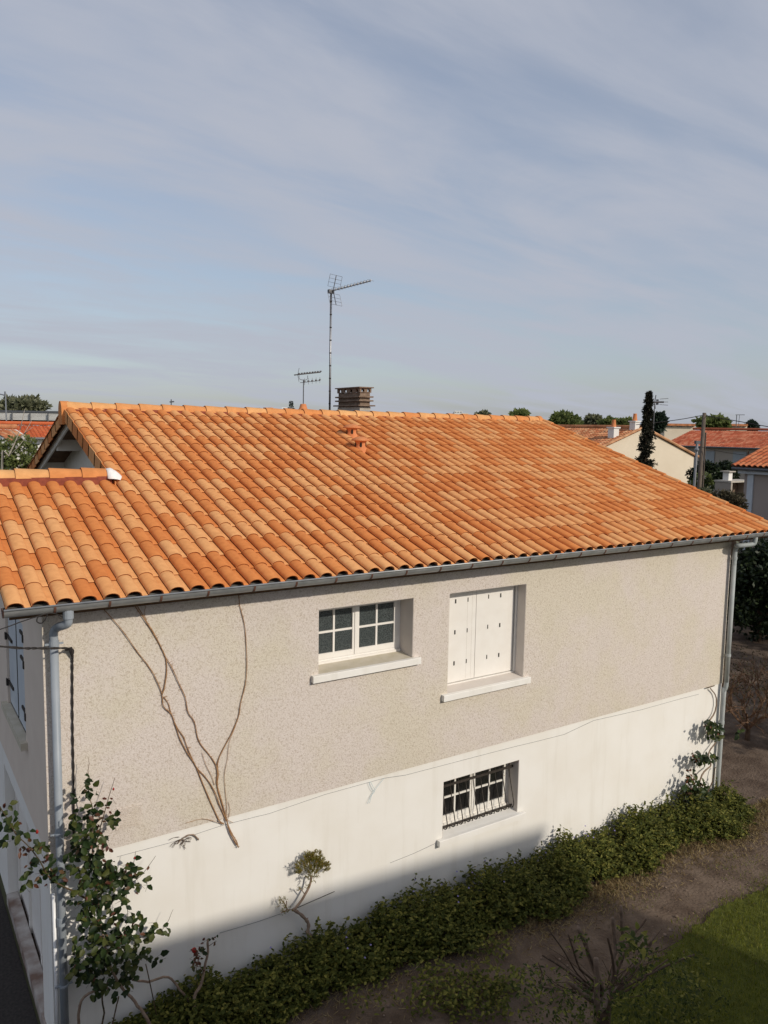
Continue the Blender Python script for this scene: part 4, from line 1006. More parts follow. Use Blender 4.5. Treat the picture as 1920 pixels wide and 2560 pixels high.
# ------------------------------------------------------------------ pruned shrub in the foreground
ZS = (1280, 1920, .38578)
shb = Vector((4.85, -3.15, GZ))
shrub = thing('pruned_shrub', 'hard pruned shrub with thick cut branch stubs beside the lawn', 'shrub', shb)
def sp(x, y, Y): return onY(1280+x*.38578, 1920+y*.38578, Y)
stubs = [((650, 970), (665, 1180), -3.0, .022), ((706, 895), (716, 1130), -2.9, .020), ((425, 1030), (510, 1240), -3.1, .026), ((545, 1235), (555, 1560), -3.45, .028), ((358, 1380), (500, 1495), -3.4, .024), ((925, 1070), (865, 1180), -2.95, .022), ((198, 1215), (430, 1370), -3.3, .010), ((870, 980), (790, 1080), -2.85, .012), ((365, 1080), (440, 1300), -3.2, .010), ((230, 1040), (420, 1330), -3.1, .007), ((1180, 1210), (900, 1330), -3.2, .012), ((820, 1290), (700, 1420), -3.3, .012), ((1060, 1130), (860, 1220), -3.0, .006), ((170, 1260), (200, 1420), -3.5, .006), ((620, 1100), (660, 1320), -3.15, .014), ((480, 1160), (560, 1380), -3.2, .012), ((1010, 1240), (820, 1400), -3.35, .009)]
hub = sp(600, 1480, -3.2)
for (a, b, Y, r) in stubs:
    m = MB(); A_, B_ = sp(*a, Y), sp(*b, Y); mid_ = B_.lerp(hub, .55)+rdir()*.03
    pp = smoothpath([A_, A_.lerp(B_, .5)+rdir()*.015, B_, mid_, hub+rdir()*.05], 3); m.tube(pp, [r*(.85+.5*i/len(pp)) for i in range(len(pp))], 8); m.build('branch', 'bark_mid' if r > .018 else 'bark_dark', shrub, smooth=True)
m = MB(); m.tube(smoothpath([hub+Vector((0, 0, .05)), hub.lerp(shb, .5)+Vector((.05, 0, 0)), shb], 3), [.07]*3+[.08]*4, 10); m.build('trunk', 'bark_dark', shrub, smooth=True)
m = MB()
for _ in range(26):
    a = sp(U(150, 1150), U(1020, 1420), U(-3.5, -2.8)); m.tube(smoothpath([a, a.lerp(hub, .4)+rdir()*.08, a.lerp(hub, .8)+rdir()*.05], 3), [.002+.0006*i for i in range(7)], 4, cap=False)
kind(m.build('twigs', 'bark_dark', shrub, fix=False), 'stuff')
m = MB()
for (x, y, r, n, L) in ((760, 1130, 110, 26, .11), (800, 1200, 130, 40, .07), (1030, 1360, 110, 40, .07), (1000, 1500, 230, 150, .06), (700, 1560, 260, 130, .05), (250, 1520, 230, 150, .05), (420, 1620, 200, 110, .05), (1250, 1520, 170, 80, .06), (430, 1150, 80, 20, .05), (1150, 1280, 120, 45, .06), (560, 1660, 300, 120, .05), (100, 1380, 120, 60, .05), (860, 1600, 300, 160, .05), (1200, 1650, 240, 120, .05)):
    for _ in range(int(n*1.7)):
        w = U(0, 2*PI); rr = r*math.sqrt(U(0, 1)); p = sp(x+rr*math.cos(w), y+rr*math.sin(w), U(-3.75, -2.9)); d = Vector((U(-1, 1), U(-1, .6), U(-.5, .8)))
        m.leaf(p, d, Vector((U(-.4, .4), U(-.6, .2), 1)), L*U(.6, 1.2), L*.42, U(0, 1)**1.5, .2, .3)
kind(m.build('foliage', 'periwinkle', shrub, fix=False), 'stuff')
# low weeds left of it
m = MB()
for (x, y, r, n) in ((850, 1450, 300, 90), (1250, 1450, 200, 160), (1500, 1200, 130, 70), (1450, 1560, 200, 200), (1150, 1560, 150, 60), (1580, 1440, 120, 80)):
    for _ in range(int(n*2.2)):
        q = onZ(640+(x+U(-r, r))*.38578, 1920+(y+U(-r, r)*.6)*.38578, GZ); p = q + Vector((0, 0, U(.0, .22)))
        m.leaf(p, Vector((U(-1, 1), U(-1, .6), U(-.2, 1))), Vector((U(-.4, .4), U(-.5, .2), 1)), U(.035, .075), .034, U(.3, 1), .2, .2)
o = m.build('weeds', 'periwinkle', fix=False); kind(o, 'stuff'); o['label'] = 'scattered green weeds on the bare soil'; o['category'] = 'weeds'

# ------------------------------------------------------------------ trees and shrubs
def tree(name, label, cat, base, height, crown, leaf, n, mat, bark='bark_dark', trunk_r=.12, group=None, limbs=6, density_shell=.5, blossoms=None):
    base = Vector(base); t = thing(name, label, cat, base, group)
    m = MB(); topc = Vector(crown[0][0]); 
    m.tube(smoothpath([base, base.lerp(topc, .4)+rdir()*.05*height*.3, topc], 4), [trunk_r*(1-.7*i/8) for i in range(9)], 8)
    for c, r in crown[:limbs]:
        c = Vector(c); a = base.lerp(topc, U(.3, .6)); m.tube(smoothpath([a, a.lerp(c, .5)+rdir()*.1*r[0], c], 3), [trunk_r*.5*(1-.75*i/6) for i in range(7)], 6)
    m.build('trunk', bark, t, smooth=True)
    m = MB(); vol = [r[0]*r[1]*r[2] for c, r in crown]; tv = sum(v**.7 for v in vol)
    sub = []
    for (c, r), v in zip(crown, vol):
        k = max(6, int(n*v**.7/tv/28))
        for _ in range(k):
            d = rdir(); q = U(density_shell, 1.0); sub.append((Vector(c)+Vector((d.x*r[0]*q, d.y*r[1]*q, d.z*r[2]*q)), .28*(r[0]*r[1]*r[2])**(1/3)*U(.6, 1.25)))
    per = max(4, int(n/len(sub)))
    for c, rr in sub:
        tb = U(-.2, .2)
        for _ in range(per):
            p = c + rdir()*rr*U(.2, 1); m.quick(p, (p-c).normalized()+rdir()*.9, rdir()+Vector((0, 0, .6)), leaf*U(.6, 1.3), leaf*.6, min(1, max(0, U(.15, .85)+tb)))
    kind(m.build('crown', mat, t, fix=False), 'stuff')
    if blossoms:
        m = MB()
        for _ in range(blossoms):
            c, rr = random.choice(sub); p = c + rdir()*rr*U(.8, 1.15)
            for _k in range(3): m.quick(p+rdir()*leaf*.4, rdir(), rdir(), leaf*.9, leaf*.8, U(0, 1))
        kind(m.build('blossom', 'blossom', t, fix=False), 'stuff')
    return t
def gpt(p): return (p.x, p.y, GZ)
def blobtree(name, label, cat, px_, py_, t, wpx, hpx, leaf, n, mat, group=None, lobes=5, **kw):
    """crown centred on a pixel at depth t, wpx/hpx = half extents in photo pixels"""
    c = at(px_, py_, t); rx_ = wpx/FPX*t; rz_ = hpx/FPX*t
    cr_ = [(c, (rx_*.72, rx_*.72, rz_*.75))]
    for i in range(lobes):
        w = 2*PI*i/lobes + U(-.3, .3); cr_.append((c + CR*(math.cos(w)*rx_*.5) + Vector((0, 0, math.sin(w)*rz_*.45)) + CF*U(-.3, .3)*rx_, (rx_*U(.38, .55),)*2 + (rz_*U(.38, .55),)))
    return tree(name, label, cat, gpt(c), c.z-GZ, cr_, leaf, n, mat, trunk_r=kw.pop('trunk_r', max(.06, rx_*.08)), group=group, **kw)
# right of the house
lt = at(1905, 1430, 17.5)
blobtree('laurel_tree', 'dark evergreen tree beside the right end of the house', 'tree', 1905, 1470, 25, 120, 160, .16, 11000, 'laurel', trunk_r=.09, lobes=8, density_shell=.25)
blobtree('laurel_tree', 'broad dark evergreen growing below the mauve walled house', 'tree', 2010, 1430, 27, 130, 190, .16, 5000, 'laurel', trunk_r=.12)
# bare brown shrub
sb_ = onZ(1868, 1850, GZ); bs = thing('bare_shrub', 'bare brown twiggy shrub standing past the corner downpipe', 'shrub', sb_)
m = MB(); 
def branch(p, d, L, r, depth):
    q = p + d*L; m.tube([p, p.lerp(q, .5)+rdir()*L*.06, q], [r, r*.85, r*.7], 5, cap=False)
    if depth > 0:
        for _ in range(3 if depth > 1 else 4): branch(p.lerp(q, U(.55, 1)), (d+rdir()*.75+Vector((0, 0, .12))).normalized(), L*U(.55, .8), r*.6, depth-1)
m2 = MB(); m = m2
for k in range(7):
    w = 2*PI*k/7; branch(sb_+Vector((0, 0, .25)), Vector((math.cos(w)*.8, math.sin(w)*.8, .8)).normalized(), .70, .030, 4)
kind(m.build('twigs', 'twig_red', bs, fix=False), 'stuff')
m = MB(); m.tube([sb_, sb_+Vector((.02, 0, .35))], [.06, .04], 8); m.build('trunk', 'bark_dark', bs)
m = MB()
for _ in range(1100):
    p = sb_ + Vector((U(-.9, .9), U(-.9, .9), U(.7, 1.9))); m.quick(p, rdir(), rdir(), .06, .03, U(0, 1))
kind(m.build('dry_leaves', 'bush_brown', bs, fix=False), 'stuff')
# unseen evergreens added on the sunny side to shade the corner garden
for i, (hx, hy) in enumerate(((16.8, -2.2), (19.2, -1.2), (21.8, -.4), (24.5, .3))):
    cr_ = [((hx, hy, -2.0), (1.3, 1.1, 2.0)), ((hx+.5, hy, -.6), (1.1, 1.0, 1.3)), ((hx-.4, hy+.2, -3.4), (1.3, 1.1, 1.3))]
    tree('shade_tree', 'unseen tall dark evergreen added to shade the corner garden, ' + ('the one at the lawn end', 'second from the lawn end', 'third from the lawn end', 'farthest from the lawn')[i], 'tree', (hx, hy, GZ), 6, cr_, .22, 2600, 'laurel', group='unseen evergreens added for shade')
# unseen house behind the camera, placed and turned to shade the white base
ob_ = MB(); th_ = math.radians(-5.5); c0 = Vector((10.35, -9.75, GZ)); ex = Vector((-math.cos(th_), -math.sin(th_), 0)); ey = Vector((-math.sin(th_)*-1, -math.cos(th_), 0))
nb = thing('shade_house', 'unseen white flat roofed house shaped to shade the garden and white base', 'house', c0)
ob_.obox(c0, ex*15.5, ey*7, (0, 0, 6.12)); ob_.build('wall', 'far_white', nb)
m = MB(); m.obox(c0+Vector((0, 0, 6.12))-ex*.12-ey*.12, ex*15.74, ey*7.24, (0, 0, .12)); m.build('parapet', 'greige_wall', nb)
for k in range(4):
    m = MB(); m.obox(c0+ex*(1.2+k*3.6)-ey*.03+Vector((0, 0, 1.0)), ex*1.4, ey*.06, (0, 0, 1.3)); m.build('window', 'glass_dark', nb)

# ------------------------------------------------------------------ background houses
def tiled(mb, o, ux, us, W, L, per=.22, row=.38, amp=.045, lo=0, hi=1):
    """tile-ribbed sheet: o = lower corner, ux along the eave, us up the slope (unit vectors)"""
    o, ux, us = Vector(o), Vector(ux).normalized(), Vector(us).normalized(); nn = ux.cross(us)
    if nn.z < 0: nn = -nn
    prof = [(0, 0), (.12, .7), (.33, 1), (.54, .7), (.66, .05), (1, 0)]
    nc, nr = int(W/per), int(L/row)
    for r in range(nr):
        for c in range(nc):
            tn = U(lo, hi); vs = []
            for s, lift in ((r*row-.02, .03), ((r+1)*row, .0)):
                for u, h in prof: vs.append(o+ux*((c+u)*per)+us*s+nn*(h*amp+lift))
            for u, h in prof: vs.append(o+ux*((c+u)*per)+us*(r*row-.02)+nn*(h*amp*.4-.01))
            n = len(prof)
            mb.raw(vs, [(i, i+1, n+i+1, n+i) for i in range(n-1)] + [(i, 2*n+i, 2*n+i+1, i+1) for i in range(n-1)], tn)
def gable_house(name, label, peak, depth, half, ridge_len, pitch_t, wallmat, tilemat, zground=GZ, over=.35, zpeak=None, axis='Y', chim=()):
    """house whose gable faces -Y; peak = gable apex, ridge runs along +Y"""
    P = Vector(peak); ez = P.z - half*pitch_t; h = thing(name, label, 'house', (P.x, P.y, zground))
    m = MB(); m.prism([(P.x-half, P.y, zground), (P.x+half, P.y, zground), (P.x+half, P.y, ez), (P.x, P.y, P.z), (P.x-half, P.y, ez)], (0, ridge_len, 0)); m.build('wall', wallmat, h)
    sl = math.hypot(half+over, (half+over)*pitch_t); us = Vector((1, 0, pitch_t)).normalized()
    m = MB(); z0 = ez - over*pitch_t + .06
    tiled(m, (P.x-half-over, P.y-.12+ridge_len+.3, z0), (0, -1, 0), us, ridge_len+.42, sl)
    tiled(m, (P.x+half+over, P.y-.12, z0), (0, 1, 0), Vector((-1, 0, pitch_t)), ridge_len+.42, sl)
    kind(m.build('roof', tilemat, h, fix=False), 'stuff')
    m = MB(); m.tube([(P.x, P.y-.12, P.z+.1), (P.x, P.y+ridge_len, P.z+.1)], .11, 10); m.build('ridge', tilemat, h)
    for s in (-1, 1):
        m = MB(); m.tube([(P.x, P.y-.09, P.z+.09), (P.x+s*(half+over), P.y-.09, z0+.04)], .085, 8, .9); m.build('verge', tilemat, h)
    return h
pk = at(1607, 1072, 46)
hA = gable_house('house', 'cream gabled house with two white chimneys behind the dark narrow conifer', pk, 46, 5.0, 15, .33, 'cream_wall', 'old_tile')
def white_chimney(h, c, w, hh):
    m = MB(); m.box(c.x-w/2, c.x+w/2, c.y-w/2, c.y+w/2, c.z-.25, c.z+hh); ch_ = m.build('chimney', 'far_white', h)
    m = MB(); m.box(c.x-w/2-.06, c.x+w/2+.06, c.y-w/2-.06, c.y+w/2+.06, c.z+hh, c.z+hh+.07); m.build('chimney_cap', 'far_white', ch_)
    m = MB(); m.lathe((c.x, c.y, c.z+hh+.07), [(.15, 0), (.135, .1), (.10, .38), (.11, .42), (.001, .42)], 12); m.build('chimney_pot', 'terracotta', ch_, smooth=True)
def onA(x, y):
    n_ = Vector((-.33, 0, 1)); p0_ = Vector((pk.x, pk.y, pk.z+.10)); d_ = ray(x, y); return CAM + d_*((p0_-CAM).dot(n_)/d_.dot(n_))
cA = onA(1533, 1092); white_chimney(hA, cA, .44, .50)
cB = onA(1586, 1072); white_chimney(hA, cB, .40, .40)
# antenna on that house
qa = at(1637, 1005, 48); a3 = thing('television_antenna', 'antenna with crossed reflector just right of the narrow conifer', 'antenna', (qa.x, qa.y, pk.z-.3))
m = MB(); m.tube([(qa.x, qa.y, pk.z-.4), qa], .03, 6); m.build('mast', 'dark_metal', a3)
for s in (1, -1):
    m = MB(); m.tube([qa, qa+CR*-.05+Vector((0, 0, .42*s))+CR*.1], .03, 5); m.tube([qa-CR*.2, qa-CR*.05+Vector((0, 0, .38*s))-CR*.1], .02, 5); m.build('reflector', 'dark_metal', a3)
m = MB(); m.tube([qa-CR*.1, qa+CR*.55], .06, 5); m.build('boom', 'dark_metal', a3)
for k in (-.16, 0, .18):
    m = MB(); m.tube([qa+CR*.3+Vector((0, 0, k)), qa+CR*.82+Vector((0, 0, k*1.2))], .015, 5); m.build('element', 'dark_metal', a3)
m = MB(); m.box(qa.x+.22*CR.x, qa.x+.3, qa.y-.05, qa.y+.05, qa.z-.17, qa.z+.17); m.build('balun', 'dark_metal', a3)

def long_house(name, label, el, er, rise_px, wallmat, tilemat, run=5.0, pitch_t=.33, wall_h=5.2, depth=8):
    """eave corners el, er (world), roof facing the camera, ridge parallel to the eave"""
    el, er = Vector(el), Vector(er); er.z = el.z; ux = (er-el).normalized(); inn = Vector((-ux.y, ux.x, 0))
    if inn.dot(CF) < 0: inn = -inn
    h = thing(name, label, 'house', (el.x, el.y, GZ)); W = (er-el).length
    m = MB(); o = el + inn*.4; m.obox((o.x, o.y, GZ), ux*W, inn*depth, (0, 0, el.z-GZ-.05)); m.build('wall', wallmat, h)
    us = (inn + Vector((0, 0, pitch_t))).normalized(); L = run*math.hypot(1, pitch_t)
    m = MB(); tiled(m, el, ux, us, W, L); kind(m.build('roof', tilemat, h, fix=False), 'stuff')
    tp = el + inn*run + Vector((0, 0, run*pitch_t))
    m = MB(); m.prism([tuple(el-Vector((0, 0, .05))), tuple(tp-Vector((0, 0, .05))), tuple(el+inn*(2*run)-Vector((0, 0, .05)))], ux*W); m.build('loft', wallmat, h)
    m = MB(); m.tube([tp+Vector((0, 0, .1)), tp+ux*W+Vector((0, 0, .1))], .11, 8); m.build('ridge', tilemat, h)
    m = MB(); m.tube([el-inn*.06-Vector((0, 0, .03)), er-inn*.06-Vector((0, 0, .03))], .07, 8); m.build('gutter', 'dark_metal', h)
    return h, ux, inn
e1 = at(1655, 1113, 74); e2 = e1 + Vector((0, -34, 0))
hB, uxB, inB = long_house('house', 'long red roofed house with grey closed shutters behind the wooden utility pole', e1, e2, 45, 'greige_wall', 'red_tile', run=4.6)
def pxplane(x, y, p0, nrm):
    d = ray(x, y); return CAM + d*((Vector(p0)-CAM).dot(nrm)/d.dot(nrm))
for x0, x1, y0, y1 in ((1758, 1785, 1127, 1163), (1834, 1865, 1129, 1166)):
    a = pxplane(x0, y0, e1+inB*.37, inB); c = pxplane(x1, y1, e1+inB*.37, inB); m = MB(); m.obox((a.x, a.y, c.z), Vector((c.x-a.x, c.y-a.y, 0)), inB*-.06, (0, 0, a.z-c.z)); w_ = m.build('window', 'grey_shutter', hB)
    m = MB(); m.obox((a.x, a.y+.1, c.z-.12), Vector((c.x-a.x, c.y-a.y-.2, 0)), inB*-.16, (0, 0, .1)); m.build('sill', 'greige_wall', w_)
dq = pxplane(1871, 1128, e1, inB); m = MB(); m.tube([dq, (dq.x+.3, dq.y, GZ)], .05, 8); m.build('downpipe', 'bracket_brown', hB)
# cross roof at its right
cg = pxplane(1903, 1120, e1-inB*1.2, inB)
# house at the right edge with orange tiles of its own
tC = 29
cC = at(1858, 1172, tC)
hC = thing('house', 'mauve walled house with white corner pilaster and orange red tiles', 'house', (cC.x, cC.y, GZ))
cw = at(1862, 1182, tC)
m = MB(); m.box(cw.x, cw.x+7, cw.y-9, cw.y, GZ, cw.z+.02); m.build('wall', 'mauve_wall', hC)
pw = onX(1870, 1200, cw.x).y; pw2 = onX(1885, 1200, cw.x).y
m = MB(); m.box(cw.x-.05, cw.x+.1, pw2, pw, GZ, cw.z-.02); m.build('pilaster', 'bluegrey_paint', hC)
m = MB(); m.box(cw.x-.2, cw.x-.02, cw.y-9, cw.y+.15, cw.z-.02, cw.z+.14); m.build('fascia', 'bluegrey_paint', hC)
m = MB(); m.tube([(cw.x-.34, cw.y+.3, cw.z+.16), (cw.x-.34, cw.y-9, cw.z+.16)], .06, 8); m.build('gutter', 'dark_metal', hC)
us = Vector((1, 0, .34)).normalized(); rs0 = Vector((cw.x-.36, cw.y+.32, cw.z+.22))
m = MB(); m.prism([tuple(rs0), tuple(rs0+us*4.4), tuple(rs0+us*4.4-Vector((0, 0, .08))), tuple(rs0-Vector((0, 0, .08)))], (0, -9, 0)); rC = m.build('roof', 'wood_dark', hC)
CT = []
for k in range(6):
    b = MB(); tile_raw(b, TV, k/5); me = b.mesh('roof_tile', 'orange_tile' if 'orange_tile' in MATS else 'tile'); smooth_tile(me); CT.append(me)
M('orange_tile', (.8, .78, .76), (1, 1, 1), ns=6, rough=.85, spec=.2, tone=[(0, (.2, .04, .02)), (.1, (.2, .04, .02)), (.14, (.50, .14, .06)), (1, (.60, .22, .10))])
for me in CT: me.materials[0] = MATS['orange_tile']
Rc = (Matrix.Rotation(-PI/2, 4, 'Z') @ Matrix.Rotation(math.atan(.34), 4, 'X')).to_euler()
for c in range(22):
    for r in range(12):
        inst('roof_tile', CT[random.randrange(6)], rC, rs0 + Vector((0, -.10-c*SP, 0)) + us*(r*ROW-.03) + Vector((-.01, 0, .03)), Rc)
# narrow dark conifer
tp_ = at(1622, 981, 31); bt = Vector((tp_.x-.05, tp_.y, GZ))
con = thing('conifer', 'narrow dark conifer in front of the cream gable', 'conifer', bt)
m = MB(); m.tube([bt, tp_], [.11, .015], 8); m.build('trunk', 'bark_dark', con)
m = MB(); H = tp_.z-GZ; rc = random.Random(3)
for i in range(430):
    z = GZ+.6+(H-.6)*(i/430)**.9; f = (tp_.z-z)/H; R_ = .07+.45*min(1, f*2.4)*(.72+.28*math.sin(z*5.1)+.2*math.sin(z*13)) ; 
    w = rc.uniform(0, 2*PI); out = Vector((math.cos(w), math.sin(w), 0)); L = R_*rc.uniform(.6, 1.25)
    if rc.random() < .03: L *= 1.9
    p0 = Vector((bt.x+(tp_.x-bt.x)*(1-f), bt.y, z)); n = 9
    for k in range(n):
        q = p0 + out*(L*k/n) + Vector((0, 0, -.25*L*math.sin(k/n*2.2)+.12*L*(k/n)**2))
        for _ in range(4): m.quick(q, out*.6+rdir()*.8, rdir(), .14, .045, U(0, 1))
kind(m.build('crown', 'conifer', con, fix=False), 'stuff')
# utility poles and wires
pt = at(1761, 1032, 36); pb_ = Vector((pt.x-.25, pt.y-.1, GZ))
up = thing('utility_pole', 'wooden utility pole carrying black wires', 'pole', pb_)
m = MB(); m.tube([pb_, pt], [.12, .08], 10); m.build('post', 'pole_wood', up, smooth=True)
m = MB(); m.tube([pb_+CR*.22, pt+CR*.12-Vector((0, 0, .9))], .035, 6); m.build('cable_duct', 'pole_wood', up)
p5 = at(1743, 1110, 34); p5b = Vector((p5.x-.12, p5.y, GZ))
lp = thing('metal_post', 'thin grey metal post left of the wooden utility pole', 'post', p5b)
m = MB(); m.tube([p5b, p5], .055, 8); m.build('post', 'alu', lp)
m = MB(); m.lathe(at(1742, 1124, 33.9), [(.001, -.1), (.1, -.03), (.1, .04), (.001, .1)], 10); m.build('lamp', 'alu', lp)
m = MB(); m.box(p5.x-.14, p5.x+.14, p5.y-.05, p5.y+.05, p5.z, p5.z+.14); m.build('cap', 'dark_metal', lp)
def wire(label, pts, r=.018):
    m = MB(); m.tube(smoothpath(pts, 6), r, 5); tag(m.build('overhead_wire', 'black_rubber'), label, 'wire')
wire('overhead wire from the wooden pole towards the narrow conifer', [at(1758, 1038, 36), at(1710, 1047, 38), at(1660, 1054, 40), at(1590, 1062, 43)])
wire('overhead wire from the wooden pole towards the mauve walled house', [at(1764, 1039, 36), at(1850, 1054, 34), at(1940, 1070, 32), at(2050, 1085, 30)])
wire('lower sagging wire crossing the grey shuttered facade', [at(1754, 1118, 36), at(1820, 1132, 35.5), at(1900, 1141, 35), at(2000, 1145, 34)], .012)
# garden in front of the long house
blobtree('round_shrub', 'dark clipped round shrub left behind the wooden utility pole', 'shrub', 1760, 1190, 42, 38, 46, .16, 5200, 'laurel', lobes=4, density_shell=.7)
blobtree('round_shrub', 'dark clipped round shrub beside the white barbecue chimney', 'shrub', 1812, 1192, 43, 40, 46, .16, 5200, 'laurel', lobes=4, density_shell=.7)
blobtree('flowering_shrub', 'shrub with white flowers at the foot of the thin metal post', 'shrub', 1755, 1205, 38, 32, 24, .13, 1800, 'tree_green', blossoms=60)
blobtree('brown_bush', 'rounded brownish bush just beyond the orange roof edge', 'shrub', 1808, 1258, 24, 52, 38, .10, 4200, 'bush_brown', lobes=5)
blobtree('brown_bush', 'low olive bush below the wooden utility pole', 'shrub', 1755, 1240, 27, 36, 22, .10, 2200, 'tree_olive', lobes=4)
bq = at(1816, 1212, 37); bb = thing('barbecue', 'white outdoor barbecue with chimney and slab top', 'barbecue', (bq.x, bq.y, GZ))
m = MB(); z_ = at(1816, 1201, 37).z; m.box(bq.x-.25, bq.x+1.6, bq.y-.4, bq.y+.5, z_-.08, z_); m.build('slab', 'chimney_render', bb)
zc = at(1816, 1180, 37).z; m = MB(); m.box(bq.x-.02, bq.x+.28, bq.y-.1, bq.y+.2, z_, zc); m.build('chimney', 'far_white', bb)
m = MB(); m.box(bq.x-.12, bq.x+.38, bq.y-.2, bq.y+.3, zc, zc+.05); m.build('chimney_cover', 'chimney_render', bb)
m = MB(); m.box(bq.x-.22, bq.x-.1, bq.y-.38, bq.y+.45, GZ, z_-.1); m.box(bq.x+1.4, bq.x+1.55, bq.y-.38, bq.y+.45, GZ, z_-.08); m.build('leg', 'greige_wall', bb)
m = MB(); m.box(bq.x-.1, bq.x+1.4, bq.y+.3, bq.y+.45, GZ, z_-.08); m.build('back_panel', 'chimney_block', bb)

# left background
f0 = at(-80, 1024, 75); f1 = at(240, 1033, 75)
fb = thing('flat_roofed_hall', 'long flat roofed hall with white slatted fascia behind the gable', 'building', gpt(f0)); ux = (f1-f0); ux.z = 0
def scr(x, y, t): return at(x, y, t)
def bar(name, mat, y0, y1, off, parent, x0=-80, x1=240, th=.3):
    a, b_, c_ = at(x0, y0, 75+off), at(x1, y0+ (x1-x0)*.026, 75+off), at(x0, y1, 75+off)
    m = MB(); m.obox((a.x, a.y, c_.z), Vector((b_.x-a.x, b_.y-a.y, 0)), CF*th, (0, 0, a.z-c_.z)); return m.build(name, mat, parent)
bar('roof_edge', 'dark_metal', 1024, 1029, 0, fb, th=8)
bar('wall', 'black_rubber', 1029, 1066, .6, fb, th=7)
for k in range(6): bar('slat', 'far_white', 1030.2+k*3.0, 1032.2+k*3.0, .1, fb, th=.25)
for k in range(7):
    x0 = -60+k*45; m = MB(); a, c_ = at(x0, 1029+k*1.2, 74.9), at(x0, 1056+k*1.2, 74.9); m.tube([a, c_], .06, 6); m.build('post', 'dark_metal', fb)
for k in range(8):
    x0 = -70+k*38; m = MB(); a, c_ = at(x0, 1050+k, 75.3), at(x0+16, 1060+k, 75.3); m.obox((a.x, a.y, c_.z), Vector((c_.x-a.x, c_.y-a.y, 0)), CF*.2, (0, 0, a.z-c_.z)); m.build('window', 'grey_shutter', fb)
e1 = at(-60, 1094, 45); e2 = at(260, 1094, 49)
hL, uxL, inL = long_house('house', 'low house with vivid red tiles and white wall behind the blossoming tree', e1, e2, 30, 'far_white', 'vivid_tile', run=2.35)
a = pxplane(107, 1093, e1+inL*.36, inL); c_ = pxplane(123, 1102, e1+inL*.36, inL); m = MB(); m.obox((a.x, a.y, c_.z), Vector((c_.x-a.x, c_.y-a.y, 0)), inL*-.05, (0, 0, a.z-c_.z)); m.build('window', 'far_white', hL)
e1 = at(30, 1108, 36); e2 = at(96, 1103, 37)
hL2, ux2, in2 = long_house('garden_shed', 'small shed with weathered brown tiles in front of the red roof', e1, e2, 20, 'far_white', 'old_tile', run=2.0, depth=3)
hL2['category'] = 'shed'
blobtree('blossoming_tree', 'green tree with white blossoms beyond the low wing roof', 'tree', 35, 1150, 19, 78, 75, .10, 6500, 'tree_green', lobes=6, blossoms=220)
# pale bare sapling
sp0 = at(0, 1230, 15); sap = thing('bare_sapling', 'pale leafless sapling leaning in front of the blossoming tree', 'tree', gpt(sp0))
m = MB(); P = [Vector(gpt(sp0)), at(4, 1195, 15), at(22, 1140, 15), at(38, 1105, 15), at(50, 1075, 15)]
m.tube(smoothpath(P, 3), [.03-.002*i for i in range(13)], 6)
for a in (([(38, 1105), (60, 1085), (80, 1050)]), ([(50, 1075), (57, 1045), (62, 1022)]), ([(22, 1140), (45, 1118), (66, 1092)]), ([(45, 1092), (30, 1078), (12, 1072)]), ([(60, 1085), (76, 1072), (82, 1068)])):
    m.tube([at(x, y, 15) for x, y in a], [.010, .006, .003], 5)
m.build('trunk', 'bark_grey', sap, smooth=True)
blobtree('willow_tree', 'greyish willow rising behind the slatted hall', 'tree', 55, 1020, 105, 70, 27, .8, 2600, 'tree_olive', lobes=6)
la = at(14, 998, 70); st = thing('street_lamp', 'curved street lamp arm before the willow', 'street lamp', gpt(la))
m = MB(); m.tube(smoothpath([Vector(gpt(la)), la, at(11, 989, 70), at(4, 986, 70), at(-8, 985, 70)], 4), .06, 6); m.build('post', 'alu', st)
# horizon
def far_block(name, label, x0, x1, y0, y1, t, mat='far_white', wins=0):
    a = at(x0, y0, t); b_ = at(x1, y0, t); h = thing(name, label, 'building', gpt(a)); m = MB()
    m.obox((a.x, a.y, GZ), Vector((b_.x-a.x, b_.y-a.y, 0)), CF*12, (0, 0, a.z-GZ)); m.build('wall', mat, h)
    for k in range(wins):
        xa = x0+(x1-x0)*(k+.25)/wins; w0 = at(xa, y0+2.2, t-.1); w1_ = at(xa+(x1-x0)*.5/wins, y0+4.2, t-.1); m = MB(); m.obox((w0.x, w0.y, w1_.z), Vector((w1_.x-w0.x, w1_.y-w0.y, 0)), CF*.3, (0, 0, w0.z-w1_.z)); m.build('window', 'grey_shutter', h)
    return h
far_block('far_building', 'white flat far building seen over the ridge by the clay pots', 602, 745, 1023.5, 1045, 160)
far_block('far_building', 'small grey rooftop hut beside the far white building', 630, 650, 1019, 1030, 170, 'greige_wall')
far_block('far_building', 'small white cube left of the clay cone antenna', 705, 716, 1018.5, 1030, 165)
far_block('apartment_tower', 'pale stepped apartment block on the horizon, taller middle part', 1136, 1156, 1027, 1060, 420, 'far_white', 3)
far_block('apartment_tower', 'pale stepped apartment block on the horizon, low grey part', 1122, 1136, 1034, 1060, 425, 'greige_wall', 2)
far_block('apartment_tower', 'pale stepped apartment block on the horizon, low cream part', 1156, 1171, 1033, 1060, 422, 'cream_wall', 2)
for k, (x, lab) in enumerate(((664, 'left of two clay chimney pots over the ridge'), (677, 'right of two clay chimney pots over the ridge'))):
    c = at(x, 1036, 26); m = MB(); z1 = at(x, 1019, 26).z-c.z; m.lathe(c, [(.075, -.5), (.07, z1-.03), (.08, z1-.03), (.08, z1), (.001, z1)], 12); tag(m.build('chimney_pot', 'terracotta', smooth=True), lab, 'chimney pot')
fin = at(428, 1000, 60); fa = thing('television_antenna', 'tiny distant antenna above the left part of the ridge', 'antenna', (fin.x, fin.y, fin.z-3))
